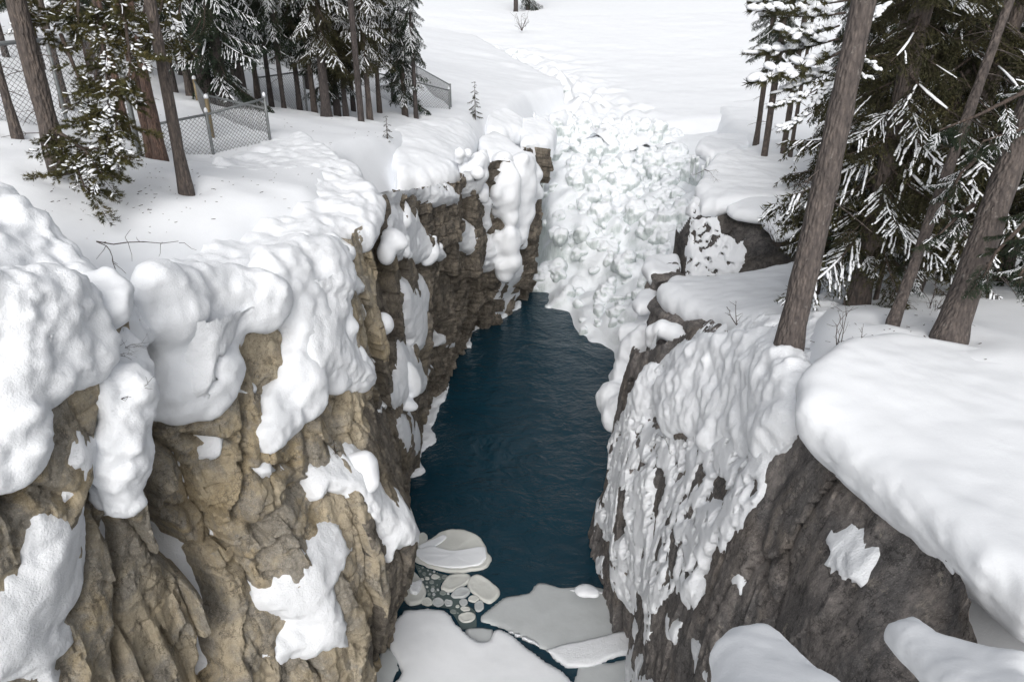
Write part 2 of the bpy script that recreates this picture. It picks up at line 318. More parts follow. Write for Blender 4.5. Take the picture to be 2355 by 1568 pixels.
# ------------------------------------------------------------------ bodies of snow, ice and rock (a distance field turned into a mesh)
class Body:
    def __init__(s, vox=0.08, k=0.12): s.items = []; s.balls = []; s.vox = vox; s.k = k; s.lo = np.full(3, 1e9); s.hi = np.full(3, -1e9)
    def _ext(s, P, pad):
        P = np.asarray(P); s.lo = np.minimum(s.lo, P.min(0)-pad); s.hi = np.maximum(s.hi, P.max(0)+pad)
    def pillow(s, pts, th=0.5, r=None, crown=0.0, undercut=0.0):
        """rounded slab: outline and top height from the points, thickness th"""
        P = np.array([at(*p) for p in pts]); r = min(0.45, th*0.5) if r is None else r
        F = rbf_fit(P[:,:2], P[:,2], 0.6); q = P[:,:2]
        s.items.append(('p', F, q, th, r, crown, undercut)); s._ext(P, 0.4); s.lo[2] = min(s.lo[2], P[:,2].min()-th-0.4); s.hi[2] = s.hi[2]+crown; return s
    def blob(s, px, py, d, rx, ry, rz, rot=0.0, tilt=0.0):
        c = at(px, py, d); s.items.append(('e', c, (rx, ry, rz), rot, tilt)); m = max(rx, ry, rz); s._ext([c-m, c+m], 0.3); return s
    def tube(s, pts, r):
        P = np.array([at(*p) for p in pts]); rr = r if hasattr(r, '__len__') else [r]*len(P)
        s.items.append(('t', P, rr)); s._ext(P, max(rr)+0.3); return s
    def ball(s, c, r, kz=1.0): s.balls.append((np.asarray(c, float), r, kz)); s._ext([np.asarray(c)-r*max(1,kz), np.asarray(c)+r*max(1,kz)], 0.25); return s
    def plaster(s, W, rock, pts, r, step=16, seed=1, lift=0.0, fade=55.0):
        """thick snow clinging to a cliff inside an outline: overlapping balls seated on the rock, smaller towards the edge"""
        rs = np.random.default_rng(seed); P = np.array(pts, float); lo, hi = P.min(0), P.max(0); q = []
        for px in np.arange(lo[0], hi[0], step):
            for py in np.arange(lo[1], hi[1], step): q.append((px+rs.uniform(-.5,.5)*step, py+rs.uniform(-.5,.5)*step))
        q = np.array(q); sd = -poly_sd(P, q[:,0], q[:,1])
        for (px, py), e in zip(q, sd):
            if e < 2: continue
            t, u = W.pick(px, py); o = float(W.samp(rock, np.array([t]), np.array([u]))[0]); rr = r*(0.35+0.65*min(1.0, e/fade))*rs.uniform(.75,1.25)
            s.ball(W.T*t + W.U*u + W.N*(o + lift - 0.62*rr), rr)
        return s
    def build(s, n_amp=0.05, n_scale=1.2, fine=0.012, seed=3, rockish=0.0, cell=0.0, wrinkle=0.0):
        h = s.vox; n = np.ceil((s.hi-s.lo)/h).astype(int)+1
        ax = [s.lo[a] + h*np.arange(n[a]) for a in range(3)]
        X2, Y2 = np.meshgrid(ax[0], ax[1], indexing='ij'); Z = ax[2][None,None,:].astype(np.float32)
        D = None
        for it in s.items:
            if it[0] == 'p':
                _, F, q, th, r, crown, uc = it
                sd = poly_sd(q, X2, Y2) + 0.10*fbm(X2*0.9, Y2*0.9, X2*0+seed, 3, seed); top = rbf_eval(F, X2, Y2)
                if crown: top = top + crown*sstep(0.0, 1.5, -sd)
                top = top + 0.03*fbm(X2*0.6, Y2*0.7, X2*0, 3, seed+4)
                a = sd[...,None].astype(np.float32); zc = (top-th/2)[...,None].astype(np.float32)
                if uc: a = a + uc*np.clip((zc - Z)/th + 0.5, 0, 1)
                dz = np.abs(Z-zc) - th/2
                qa, qz = a+r, dz+r
                d = np.minimum(np.maximum(qa, qz), 0) + np.sqrt(np.maximum(qa,0)**2+np.maximum(qz,0)**2) - r
            elif it[0] == 'e':
                _, c, (rx, ry, rz), rot, tilt = it
                x, y, z = (X2-c[0])[...,None], (Y2-c[1])[...,None], Z-c[2]
                if rot: x, y = x*math.cos(rot)+y*math.sin(rot), -x*math.sin(rot)+y*math.cos(rot)
                if tilt: x, z = x*math.cos(tilt)+z*math.sin(tilt), -x*math.sin(tilt)+z*math.cos(tilt)
                q = np.sqrt((x/rx)**2+(y/ry)**2+(z/rz)**2); d = (q-1)*min(rx,ry,rz)
            else:
                _, P, rr = it; d = None
                for (A, B, ra, rb) in zip(P[:-1], P[1:], rr[:-1], rr[1:]):
                    e = B-A; wx, wy, wz = (X2-A[0])[...,None], (Y2-A[1])[...,None], Z-A[2]
                    t = np.clip((wx*e[0]+wy*e[1]+wz*e[2])/(e@e), 0, 1)
                    di = np.sqrt((wx-e[0]*t)**2+(wy-e[1]*t)**2+(wz-e[2]*t)**2) - (ra+(rb-ra)*t)
                    d = di if d is None else smin(d, di, 0.1)
            D = d if D is None else smin(D, d, s.k)
        if D is None: D = np.full(n, 3*h, np.float32)
        for c, r, kz in s.balls:
            R_ = r*max(1.0, kz)+s.k+2*h; i0 = np.maximum(0, np.floor((c-R_-s.lo)/h).astype(int)); i1 = np.minimum(n, np.ceil((c+R_-s.lo)/h).astype(int)+1)
            if (i1 <= i0).any(): continue
            gx, gy, gz = (ax[a][i0[a]:i1[a]]-c[a] for a in range(3)); sub = (slice(i0[0],i1[0]), slice(i0[1],i1[1]), slice(i0[2],i1[2]))
            d = np.sqrt(gx[:,None,None]**2+gy[None,:,None]**2+(gz[None,None,:]/kz)**2)-r
            D[sub] = smin(D[sub], d, s.k)
        D = np.clip(D, -3*h, 3*h).astype(np.float32)
        for a in range(3):
            for e in (0, -1):
                sl_ = [slice(None)]*3; sl_[a] = e; D[tuple(sl_)] = 3*h
        g = openvdb.FloatGrid(3*h); g.copyFromArray(D)
        V, F = g.convertToQuads(0.0); V = np.asarray(V, float)*h + s.lo; F = np.asarray(F)[:, ::-1].astype(np.int64)
        x, y, z = V.T
        nrm = np.zeros_like(V); fn = np.cross(V[F[:,2]]-V[F[:,0]], V[F[:,3]]-V[F[:,1]])
        if len(F):
            c = V[F].mean(1)
            for a in range(4): np.add.at(nrm, F[:,a], fn)
        nrm /= np.linalg.norm(nrm, axis=1, keepdims=True)+1e-9
        side = 1 - np.clip(nrm[:,2], 0, 1)*0.9
        off = n_amp*fbm(x*n_scale, y*n_scale, z*n_scale, 3, seed+1)*side + fine*(0.25+0.75*side)*fbm(x*5, y*5, z*5, 4, seed+2)
        if wrinkle: off = off + wrinkle*(1-np.abs(nrm[:,2]))*(fbm(x*2.5, y*2.5, z*11, 3, seed+5) + 0.6*fbm(x*7, y*7, z*7, 2, seed+6))
        if rockish: off = off + rockish*(fbm(x*1.3, y*1.3, z*2.4, 5, seed+7, 0.6)) 
        if cell:
            f1, f2, _ = worley(x*1.6, y*1.6, z*1.6, seed); off = off + cell*(0.5-f1)
        V = V + nrm*off[:,None]
        return V, F

# ================================================================== THE PLACE
# ---- water
def quad_sheet(x0, x1, y0, y1, z): return np.array([[x0,y0,z],[x1,y0,z],[x1,y1,z],[x0,y1,z]]), np.array([[0,1,2,3]])
V, F = quad_sheet(-12, 14, 2, 52, 0.0); link('river_water', mesh('river_water', V, F, M['water'], False), kind='structure')
V, F = quad_sheet(-400, 400, -60, 700, -2.0); link('bedrock_ground', mesh('bedrock_ground', V, F, M['snow_far'], False), kind='structure')

# ---- left cliff
LW = [(0,800,8.5),(0,1000,8.5),(0,1300,8.7),(0,1568,9.0),(-250,1000,7.4),(-250,1568,7.8),(150,760,9.3),(150,1000,9.3),(150,1300,9.6),(150,1568,9.9),
 (300,900,10.2),(300,1200,10.4),(300,1400,10.6),(300,1568,10.9),(255,800,10.1),(345,820,11.6),(365,1000,12.2),(372,1150,12.3),(420,800,12.2),(420,950,11.6),(450,1150,11.4),(480,1290,11.4),
 (540,740,13.0),(440,1370,12.3),(400,1250,11.9),(420,1568,11.8),(500,1430,12.9),(508,1568,13.1),(600,800,13.5),(600,1000,13.3),(600,1200,13.4),(560,1330,13.1),(560,1450,13.0),(560,1568,13.0),
 (760,560,16.0),(750,700,15.0),(750,850,14.8),(750,1000,14.7),(800,1000,15.6),(850,1060,15.9),(720,1150,14.6),(700,1300,14.1),(720,1450,14.2),(720,1568,14.3),
 (830,1150,15.1),(830,1250,15.0),(830,1400,15.4),(830,1568,16.3),(930,1200,17.0),(945,1250,17.2),(920,1350,18.0),(900,1400,18.8),(870,1500,18.6),(800,560,17.4),(830,640,18.0),
 (850,700,18.5),(870,850,19.0),(850,960,18.0),(905,1000,21.0),(930,1090,25.0),(950,960,24.0),(920,800,22.0),(900,600,20.8),(880,500,20.3),(935,700,22.8),(965,880,26.0),(985,950,30.0),(940,1100,26.5),
 (960,500,24.0),(960,620,24.6),(965,700,25.2),(1000,600,26.3),(980,780,28.0),(1010,850,32.0),(1050,480,27.2),(1045,540,27.6),(1060,650,30.5),(1050,760,34.0),(1085,755,37.0),(1020,720,29.5),
 (1090,420,30),(1110,450,31.5),(1100,560,31.5),(1120,650,34.5),(1150,720,38.2),(1180,400,34),(1200,550,36),(1200,680,40.5),(1215,450,36),(1228,420,39),(1232,560,41.5),(1240,640,42.5)]
WL = Relief((.6,.8,0), (0,0,1), (.8,-.6,0), LW, np.concatenate([np.arange(-1.6, 12.0, 0.044), np.arange(12.0, 32.0, 0.085)]), np.arange(-0.6, 13.4, 0.055), 0.12)
def cliff_detail(W, seed, amp=1.0, strata=0.05, cols=0.22, cells=0.16):
    P = W.pos(); x, y, z = P[...,0], P[...,1], P[...,2]
    t = W.TT + 0.5*fbm(x*0.5, y*0.5, z*0.35, 3, seed)
    col = 1 - np.abs(fbm(t*0.75, t*0+3.3, z*0.13, 4, seed+1, 0.55))*2.0                  # pillars and clefts
    qx, qy, qz = x + 0.10*fbm(x*1.3, y*1.3, z*1.3, 3, seed+21), y + 0.10*fbm(x*1.3, y*1.3, z*1.3, 3, seed+24), z + 0.25*fbm(x*1.3, y*1.3, z*1.3, 3, seed+27)
    A, ja = facets(qx*0.62, qy*0.62, qz*0.14, seed+2); Bf, jb = facets(qx*1.5, qy*1.5, qz*0.42, seed+12); Cf, jc = facets(qx*3.6, qy*3.6, qz*2.2, seed+32)
    zw = z*2.6 + 0.9*fbm(x*0.35, y*0.35, z*0.2, 3, seed+3) ; fz = zw - np.floor(zw)
    lay = _hash(np.floor(zw).astype(np.int64), np.zeros(z.shape, np.int64), np.zeros(z.shape, np.int64), seed) - 0.5
    sm = 0.5 + 0.5*fbm(x*0.4, y*0.4, z*0.4, 3, seed+11)
    o = cols*amp*(col-0.35) + cells*amp*(3.2*A - 0.6*(1-sstep(0, 0.05, ja))) + cells*amp*(0.7*Bf - 0.22*(1-sstep(0, 0.07, jb))) + 0.03*amp*Cf \
        + strata*(1+sstep(16, 20, W.TT)*1.2 + 1.1*sstep(7.0, 8.5, W.TT)*sstep(7.0, 5.5, z)*(W.TT < 14))*amp*sm*(lay*1.8 - 0.9*(1-sstep(0.0, 0.14, fz))) + 0.03*amp*fbm(x*1.1, y*1.1, z*0.8, 5, seed+4, 0.6) + 0.018*amp*fbm(x*8, y*8, z*8, 3, seed+6, 0.6)
    return o
dL = cliff_detail(WL, 100, 1.0, 0.10)
far = sstep(14, 20, WL.TT); dL = dL*(1 + 0.3*far)
rockL = WL.O + dL
def carve(W, rock, pts, depth, wid):
    d = line_d(W.line(pts), W.TT, W.UU) + 0.05*fbm(W.TT*3, W.UU*3, W.UU*0, 3, 71); return rock - depth*np.exp(-(d/wid)**2)
rockL = carve(WL, rockL, [(352,790),(358,900),(362,1000),(368,1080),(375,1150),(395,1220),(440,1290),(490,1340),(503,1430),(508,1568)], 1.8, 0.17)
rockL = carve(WL, rockL, [(370,1150),(385,1090),(375,1000)], 0.5, 0.15)
rockL = carve(WL, rockL, [(560,1190),(600,1220),(660,1150),(720,1120)], 0.18, 0.10)
rockL = carve(WL, rockL, [(660,700),(668,800),(660,900)], 0.2, 0.08)
rockL = carve(WL, rockL, [(820,560),(845,700),(850,850),(835,960)], 0.35, 0.12)
rockL = carve(WL, rockL, [(600,1290),(680,1230),(740,1180)], 0.15, 0.08)
for ln, dp, wd in [([(560,760),(556,900),(560,1050),(552,1180)], .45, .08), ([(668,700),(668,800),(662,900)], .4, .07), ([(235,880),(228,1000),(235,1150),(215,1300),(190,1400)], .45, .09), ([(290,1230),(300,1350),(285,1480),(290,1568)], .4, .08), ([(640,1230),(560,1310),(520,1330)], .3, .07), ([(540,1060),(600,1085),(690,1070)], .25, .06), ([(300,1100),(345,1120),(372,1100)], .3, .07), ([(790,640),(800,800),(795,960)], .35, .08), ([(420,1000),(470,1010),(530,1000)], .25, .06), ([(410,1180),(470,1190),(520,1170)], .25, .06), ([(880,640),(890,800),(880,950)], .4, .09), ([(0,1150),(60,1120),(140,1130)], .2, .06)]:
    rockL = carve(WL, rockL, ln, dp, wd)
V = WL.pos(rockL).reshape(-1,3)
nearrim = rbf_fit(np.array([[0,12.6],[3.5,12.4],[5.0,11.3],[6.5,10.9],[9,10.6],[11,10.8],[14,10.9],[17,9.9],[19,9.6],[22,9.4],[25,8.8],[29,7.6],[33,7.0]]), np.array([12.6,12.3,11.2,10.8,10.5,10.7,10.6,9.8,9.5,9.2,8.4,7.2,6.8]))
prof = np.interp(WL.TT, [-2,3.5,5.0,6.5,9,11,14,17,19,22,25,29,33], [12.7,12.3,11.2,10.8,10.5,10.7,10.6,9.8,9.5,9.3,9.0,8.5,8.0])
low = WL.UU < prof; profL = prof[:,0]
keep = low[:-1,:-1]
Vk, Fk = compact(V, grid_faces(len(WL.t), len(WL.u), keep))
fc = Vk[Fk].mean(1); fn_ = fbm(*(fc.T*0.6), 4, 5); ft = fc@WL.T
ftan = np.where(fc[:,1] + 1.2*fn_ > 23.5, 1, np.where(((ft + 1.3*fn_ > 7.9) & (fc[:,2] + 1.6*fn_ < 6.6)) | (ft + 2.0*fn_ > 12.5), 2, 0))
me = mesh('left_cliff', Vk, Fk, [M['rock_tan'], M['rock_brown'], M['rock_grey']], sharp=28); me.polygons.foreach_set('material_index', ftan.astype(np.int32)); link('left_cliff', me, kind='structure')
PL = [
 ([(160,983),(232,985),(235,1090),(205,1140),(220,1210),(205,1290),(212,1340),(180,1400),(150,1430),(170,1480),(140,1520),(125,1568),(-60,1568),(-60,1380),(0,1310),(50,1260),(40,1210),(60,1160),(130,1150),(150,1090),(130,1050)], .14),
 ([(-60,560),(60,560),(150,620),(215,690),(250,790),(215,815),(165,860),(150,800),(110,835),(95,890),(40,905),(45,960),(40,1020),(25,1070),(-60,1075)], .30),
 ([(250,860),(300,870),(330,930),(300,960),(300,1060),(280,1100),(300,1150),(310,1170),(290,1210),(270,1130),(250,1080),(240,960)], .14),
 ([(270,760),(300,790),(290,830),(330,900),(300,860),(250,850)], .10),
 ([(330,640),(420,600),(560,600),(640,640),(650,700),(600,745),(560,720),(540,730),(520,790),(500,830),(530,850),(500,900),(445,940),(400,960),(370,920),(360,800),(340,740)], .48),
 ([(560,600),(700,560),(800,570),(790,680),(780,720),(700,700),(660,700),(640,690),(625,740),(580,745),(560,700)], .48),
 ([(650,690),(700,640),(760,620),(790,680),(785,740),(830,830),(840,870),(800,900),(740,900),(735,940),(700,970),(660,1000),(610,1030),(610,980),(640,930),(665,880),(660,800),(655,740)], .42),
 ([(720,1100),(790,1060),(840,1035),(862,1060),(858,1100),(900,1120),(935,1180),(955,1230),(925,1250),(890,1285),(885,1240),(850,1190),(800,1140),(770,1130),(730,1150)], .28),
 ([(735,1215),(790,1220),(825,1270),(790,1310),(750,1340),(780,1380),(780,1470),(740,1500),(640,1525),(605,1520),(640,1480),(690,1440),(620,1410),(600,1380),(610,1330),(660,1270),(700,1225)], .13),
 ([(583,1062),(612,1058),(635,1080),(620,1105),(590,1095)], .12), ([(650,1085),(688,1075),(680,1092),(655,1096)], .08), ([(475,990),(500,985),(512,1020),(500,1062),(470,1055),(478,1020)], .12),
 ([(795,640),(825,632),(835,665),(805,672)], .12), ([(800,705),(828,700),(830,735),(808,742)], .10), ([(865,825),(895,820),(902,842),(870,852)], .10),
 ([(920,780),(950,800),(970,850),(965,900),(930,940),(900,940),(860,945),(890,920),(910,880),(915,820)], .20), ([(915,945),(950,950),(960,1000),(955,1060),(930,1030),(910,980)], .10),
 ([(890,480),(930,460),(960,480),(985,530),(1020,580),(1010,600),(950,612),(920,592),(900,560),(880,520)], .18), ([(870,400),(940,400),(1050,430),(1055,470),(1000,478),(945,455),(930,485),(900,470),(880,430)], .22),
 ([(930,645),(978,640),(985,670),(975,720),(965,800),(950,810),(935,740),(930,690)], .13), ([(1055,500),(1085,515),(1090,560),(1075,585),(1060,570),(1060,530)], .14),
 ([(1120,440),(1150,360),(1200,350),(1220,390),(1215,460),(1200,480),(1180,560),(1175,620),(1130,640),(1105,600),(1120,560),(1140,510),(1130,480)], .28), ([(1060,360),(1100,350),(1110,400),(1095,460),(1070,450)], .25),
 ([(1125,440),(1130,520),(1118,540),(1110,470)], .12), ([(1150,640),(1195,600),(1200,680),(1170,720),(1130,735)], .10), ([(1010,770),(1035,775),(1030,800),(1008,795)],.08),
 ([(975,830),(1000,845),(990,870),(972,860)],.08), ([(760,700),(785,690),(790,740),(770,742)],.12), ([(570,900),(600,900),(600,925),(575,930)],.06)]
HL = [[(40,685),(75,680),(78,715),(48,720)], [(95,745),(140,760),(145,800),(110,800)], [(185,720),(205,740),(205,770),(190,760)], [(630,690),(640,690),(642,740),(632,745)], [(640,600),(690,585),(650,612),(605,622)],
 [(455,820),(520,790),(530,810),(470,850)], [(450,870),(490,860),(480,890)], [(668,640),(690,650),(700,680),(672,680)], [(640,960),(690,930),(680,955),(645,985)]]
PL = [(p_, th_*1.25+0.08) for p_, th_ in PL]
V, F, _ = snow_on(WL, rockL, PL, HL, 8, profL, rough=0.02); link('cliff_snow', mesh('cliff_snow', V, F, M['snow_rough']), kind='stuff')

# ---- right near cliff
RW = [(1362,1280,22.9),(1440,1480,19.9),(1395,1120,22.6),(1420,1000,21.5),(1450,930,20.2),(1480,880,19.2),(1540,900,17.5),(1600,900,15.8),(1700,900,13.9),(1830,900,11.2),(1500,1100,16.9),(1440,1150,19),(1600,1050,14.5),
 (1650,1150,13.1),(1740,1050,12.2),(1800,1050,10.9),(1430,1270,19.5),(1550,1350,14.3),(1480,1350,17),(1500,1500,16.0),(1480,1568,16.4),(1560,1568,13),(1600,1250,13.6),(1700,1250,11.2),(1900,1150,9.3),(1750,1350,10.2),(1650,1450,11.4),(1620,1568,11.2),
 (1850,1350,9.0),(1900,1500,8.4),(1760,1500,9.9),(2000,1250,8.5),(2100,1300,7.9),(2000,1450,7.7),(2200,1400,7.25),(2200,1540,6.6),(2300,1568,6.1),(2450,1568,5.5),(2000,1620,7.2),(2600,1568,4.9),(2450,1480,5.8)]
WR = Relief((-.6,.8,0), (0,0,1), (-.8,-.6,0), RW, np.arange(-2.4, 13.6, 0.045), np.arange(-0.6, 11.6, 0.05), 0.12)
dR = cliff_detail(WR, 300, 0.75, 0.025, 0.16, 0.14)
rockR = WR.O + dR
rockR = carve(WR, rockR, [(1830,1060),(1770,1160),(1740,1260),(1760,1400)], 0.15, 0.12)
prof = np.interp(WR.TT, [-1, 2, 5, 7.5, 9.5, 12, 14], [10.8, 10.75, 10.5, 10.0, 9.0, 7.0, 6.0])
profR = prof[:,0]; V = WR.pos(rockR).reshape(-1,3); keep = (WR.UU < prof)[:-1,:-1]
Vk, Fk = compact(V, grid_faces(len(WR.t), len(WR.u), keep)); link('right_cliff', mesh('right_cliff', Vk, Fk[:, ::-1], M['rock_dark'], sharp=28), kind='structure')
PR = [
 ([(1460,890),(1480,850),(1600,765),(1760,735),(1850,850),(1835,1000),(1790,1060),(1760,1140),(1710,1230),(1680,1250),(1640,1280),(1620,1320),(1605,1400),(1580,1390),(1565,1330),(1535,1390),(1500,1420),(1480,1380),(1440,1330),(1420,1270),(1385,1240),(1375,1180),(1400,1100),(1402,1020),(1420,960)], .20),
 ([(1375,1150),(1395,1150),(1385,1210),(1368,1230)], .15), ([(1370,1285),(1385,1285),(1388,1330),(1372,1320)], .12), ([(1400,1260),(1440,1280),(1465,1400),(1450,1420),(1415,1330)], .14),
 ([(1490,1340),(1520,1370),(1515,1450),(1500,1470)], .12), ([(1545,1400),(1570,1430),(1555,1480),(1538,1450)], .10), ([(1455,1400),(1470,1450),(1460,1480)], .10),
 ([(1890,1215),(1985,1220),(2010,1265),(2005,1340),(1960,1355),(1925,1330),(1895,1300)], .26), ([(1690,1290),(1715,1300),(1712,1330),(1700,1360),(1688,1330)], .06), ([(1990,1480),(2050,1525),(2045,1560),(2015,1540)], .10),
 ([(1440,1500),(1470,1480),(1520,1560),(1540,1600),(1440,1600)], .12), ([(1640,1580),(1600,1500),(1585,1480),(1590,1568)],.05)]
HR = [[(1490,950),(1540,935),(1575,940),(1580,985),(1530,995),(1485,975)], [(1640,1105),(1660,1095),(1692,1105),(1685,1150),(1652,1152)], [(1775,935),(1800,935),(1795,950),(1778,950)], [(1595,1020),(1612,1030),(1605,1060),(1598,1050)],
 [(1500,1110),(1515,1060),(1525,1100),(1505,1250),(1495,1330)], [(1560,1200),(1575,1260),(1560,1330),(1548,1280)], [(1440,1130),(1455,1120),(1445,1230),(1432,1230)]]
V, F, _ = snow_on(WR, rockR, PR, HR, 8, profR, 0.7, 0.10, 4.2, seed=60, rough=0.015); link('cliff_snow', mesh('cliff_snow', V, F[:, ::-1], M['snow_rough']), kind='stuff')

# ---- frozen fall
FC = [(1255,690,41.3),(1230,660,43),(1330,770,37.2),(1400,835,34.7),(1300,600,41.8),(1400,650,39.6),(1340,700,39),(1450,750,35.4),(1440,830,33),(1280,450,43.4),(1250,560,43.3),(1350,500,42.2),(1450,550,41.0),(1530,560,39),(1550,450,42.5),(1290,330,46.2),(1400,350,46.6),
 (1500,400,44.8),(1580,380,44.5),(1400,280,50),(1300,280,49.4),(1550,300,50),(1620,450,38.5),(1620,520,36),(1560,620,35.5),(1500,680,35.5),(1500,760,32.5),(1620,350,45),(1700,300,48),(1340,420,44.2),(1300,250,53),(1420,240,55),(1560,260,56)]
WF = Relief((1,0,0), (0,.75,.66), (0,-.66,.75), FC, np.arange(-1.5, 15.0, 0.12), np.arange(21.0, 47.0, 0.12), 0.15)
P = WF.pos(); x, y, z = P[...,0], P[...,1], P[...,2]
wx = x + 0.25*fbm(x*1.5, y*1.5, z*1.5, 3, 410); wz = z + 0.25*fbm(x*1.5, y*1.5, z*1.5, 3, 420)
def lumps(sx, sy, sz, seed):
    f1, f2, c = worley(wx*sx, y*sy, wz*sz, seed); return np.exp(-(f1/0.52)**2)*(0.45+0.55*c)
smoothR = sstep(9.0, 11.3, x)                                   # drifted snow on the right flank
calm = sstep(6.6, 7.8, z)
b = 1.35*(lumps(0.48, 0.42, 0.36, 401)-0.3) + 0.85*(lumps(0.95, 0.8, 0.65, 431)-0.3) + 0.24*(lumps(2.2, 1.9, 1.4, 461)-0.3)
slot = np.exp(-((x-1.25)/0.55)**2)*sstep(0.6, 1.6, z)*(1-sstep(5.6, 6.8, z))                # dark slot at the left edge
rockF = WF.O + (b + 0.9*(lumps(0.22, 0.2, 0.2, 481)-0.3))*(1-0.9*smoothR)*(1-0.5*calm) - 2.6*slot
PF = WF.pos(blur(rockF, 1)); X_, Y_, Z_ = PF[...,0], PF[...,1], PF[...,2]
q = Z_/1.05 + 0.9*fbm(X_*0.55, Y_*0.4, X_*0, 3, 471); fq = q-np.floor(q)                       # treads and risers of the cascade
PF[...,2] = Z_ + 1.05*(np.floor(q) + sstep(0.15, 0.98, fq) - q)*0.5*(1-smoothR)*(1-0.6*calm)*sstep(0.0, 0.8, Z_)
rs_f = np.random.default_rng(12); FB = Body(0.10, 0.13)
for t_ in np.arange(WF.t[0]+.5, 11.6, 0.47):
    for u_ in np.arange(25.5, 43.5, 0.47):
        a, c_ = t_+rs_f.uniform(-.3,.3), u_+rs_f.uniform(-.3,.3); p = WF.T*a + WF.U*c_ + WF.N*float(WF.samp(blur(rockF, 0) if False else rockF, np.array([a]), np.array([c_]))[0])
        if p[2] < 0.05 or p[2] > 8.0 or p[0] > 11.2: continue
        if WF.samp(slot, np.array([a]), np.array([c_]))[0] > 0.25: continue
        zn = float(fbm(np.array([p[0]*.33]), np.array([p[1]*.33]), np.array([p[2]*.33]), 2, 490)[0]) + 0.35*float(sstep(4, 9, p[0]))
        if zn > 0.15 and rs_f.random() < 0.75: continue
        big_ = sstep(1.5, 6.0, p[2]); r_ = rs_f.choice([.17,.23,.31,.42,.60], p=[.24,.28,.26,.15,.07])*(1+0.3*big_)
        FB.ball(p + WF.N*rs_f.uniform(-.40,.15) - [0,0,.15], r_, rs_f.uniform(.85,1.35))
V1, F1 = FB.build(n_amp=0.20, n_scale=2.0, fine=0.06); 
PF[...,2] -= 0.12*(1-smoothR)
V, F = compact(PF.reshape(-1,3), grid_faces(len(WF.t), len(WF.u)))
link('frozen_waterfall', mesh('frozen_waterfall', np.concatenate([V, V1]), np.concatenate([F, F1+len(V)]), M['ice']), label='lumpy frozen waterfall of snow crusted greenish ice at the head of the pool', cat='frozen waterfall')

# ---- ground sheets
WELLS = [at(*q) for q in ((425,420,16.5),(35,296,17.5),(128,345,15.6),(370,362,19.4),(343,342,19.6),(655,262,31),(752,272,30.5),(831,284,30.5),(957,264,35.5),(931,258,36),(2183,770,12),(2052,746,13),(1970,706,15.5),(2085,700,17),(1883,645,19),(480,238,27),(520,255,27))]
def sheet(name, ctrl, x0, x1, y0, y1, step, mat_, extra=None, seed=9, amp=0.10, cut=None, guard=None):
    P = np.array([at(*c) if len(c) == 3 else np.array(c[1:]) for c in ctrl]); Ff = rbf_fit(P[:,:2], P[:,2], 0.8)
    X, Y = np.meshgrid(np.arange(x0, x1+1e-6, step), np.arange(y0, y1+1e-6, step), indexing='ij')
    Z = rbf_eval(Ff, X, Y) + amp*fbm(X*0.35, Y*0.35, X*0, 4, seed) + 0.3*amp*fbm(X*1.4, Y*1.4, X*0, 3, seed+5)
    for q_ in WELLS:
        rr_ = np.sqrt((X-q_[0])**2+(Y-q_[1])**2); Z = Z - 0.22*np.exp(-(rr_/0.42)**2) + 0.07*np.exp(-((rr_-0.85)/0.35)**2)
    if extra is not None: Z = extra(X, Y, Z)
    keep = None
    if cut is not None:
        sd = poly_sd(cut, X, Y); Z = Z - 2.2*sstep(-0.5, 1.0, sd) - 3.0*sstep(0.6, 1.6, sd)
        k = sd < 1.5
        if guard is not None: k &= ~guard(np.stack([X, Y, Z], -1))
        keep = k[:-1,:-1] & k[1:,1:] & k[1:,:-1] & k[:-1,1:]
    V, F = compact(np.stack([X, Y, Z], -1).reshape(-1,3), grid_faces(*X.shape, keep))
    link(name, mesh(name, V, F, mat_), kind='structure'); return Ff
def outL(P): t, u, o = P@WL.T, P@WL.U, P@WL.N; return (u < np.interp(t, WL.t, profL)-0.3) & (o > WL.samp(rockL, t, u)-0.25) & (t > 2) & (t < 30)
def outR(P): t, u, o = P@WR.T, P@WR.U, P@WR.N; return (u < np.interp(t, WR.t, profR)-0.3) & (o > WR.samp(rockR, t, u)-0.25) & (t < 13)
GL = [(420,420,16.5),(300,560,14.5),(200,470,15.5),(0,280,18),(250,255,20.5),(100,330,16.5),(330,375,20.5),(480,370,21.5),(0,50,40),(200,60,45),(450,200,30),(600,150,40),(750,100,60),(900,150,48),(620,320,23),(655,260,33),(740,270,31),(830,285,31),
 (930,265,36),(1035,245,41),(1080,255,41),(700,300,24),(800,345,22),(520,450,16.8),(640,420,18.2),(760,420,18.8),(840,430,19.2),(560,560,15.2),(450,640,13.6),(-300,250,18),(-300,0,50),(700,520,16),(960,200,46),(1000,140,60),
 ('w',-30,20,14.5),('w',-35,45,15.5),('w',-30,80,15),('w',-10,75,11),('w',-12,8,13.5),('w',-20,12,14)]
LEDGE = [at(345,740,12.7)[:2]+[-.6,0], at(450,690,13.4)[:2]+[-.7,.2], at(560,640,14.4)[:2]+[-.8,.4], at(700,540,16)[:2]+[-.9,.3], at(830,470,18)[:2]+[-.9,0], at(860,420,19.8)[:2]+[-.9,0], at(815,350,23)[:2]+[-.1,0.2], at(870,345,25)[:2], at(920,345,27)[:2], at(1000,280,33.5)[:2]+[0,1], at(1070,268,37)[:2], at(1110,262,40)[:2], at(1180,262,45)[:2], at(1220,240,50)[:2],
 np.array([5,60]), np.array([-4,90]), np.array([-60,120]), np.array([-60,5]), np.array([-9,9.5]), at(200,560,11.2)[:2], at(300,690,11.3)[:2]]
sheet('snowy_ground', GL, -46, 4, 8.5, 90, 0.33, M['snow'], seed=21, amp=0.10, cut=LEDGE, guard=outL)
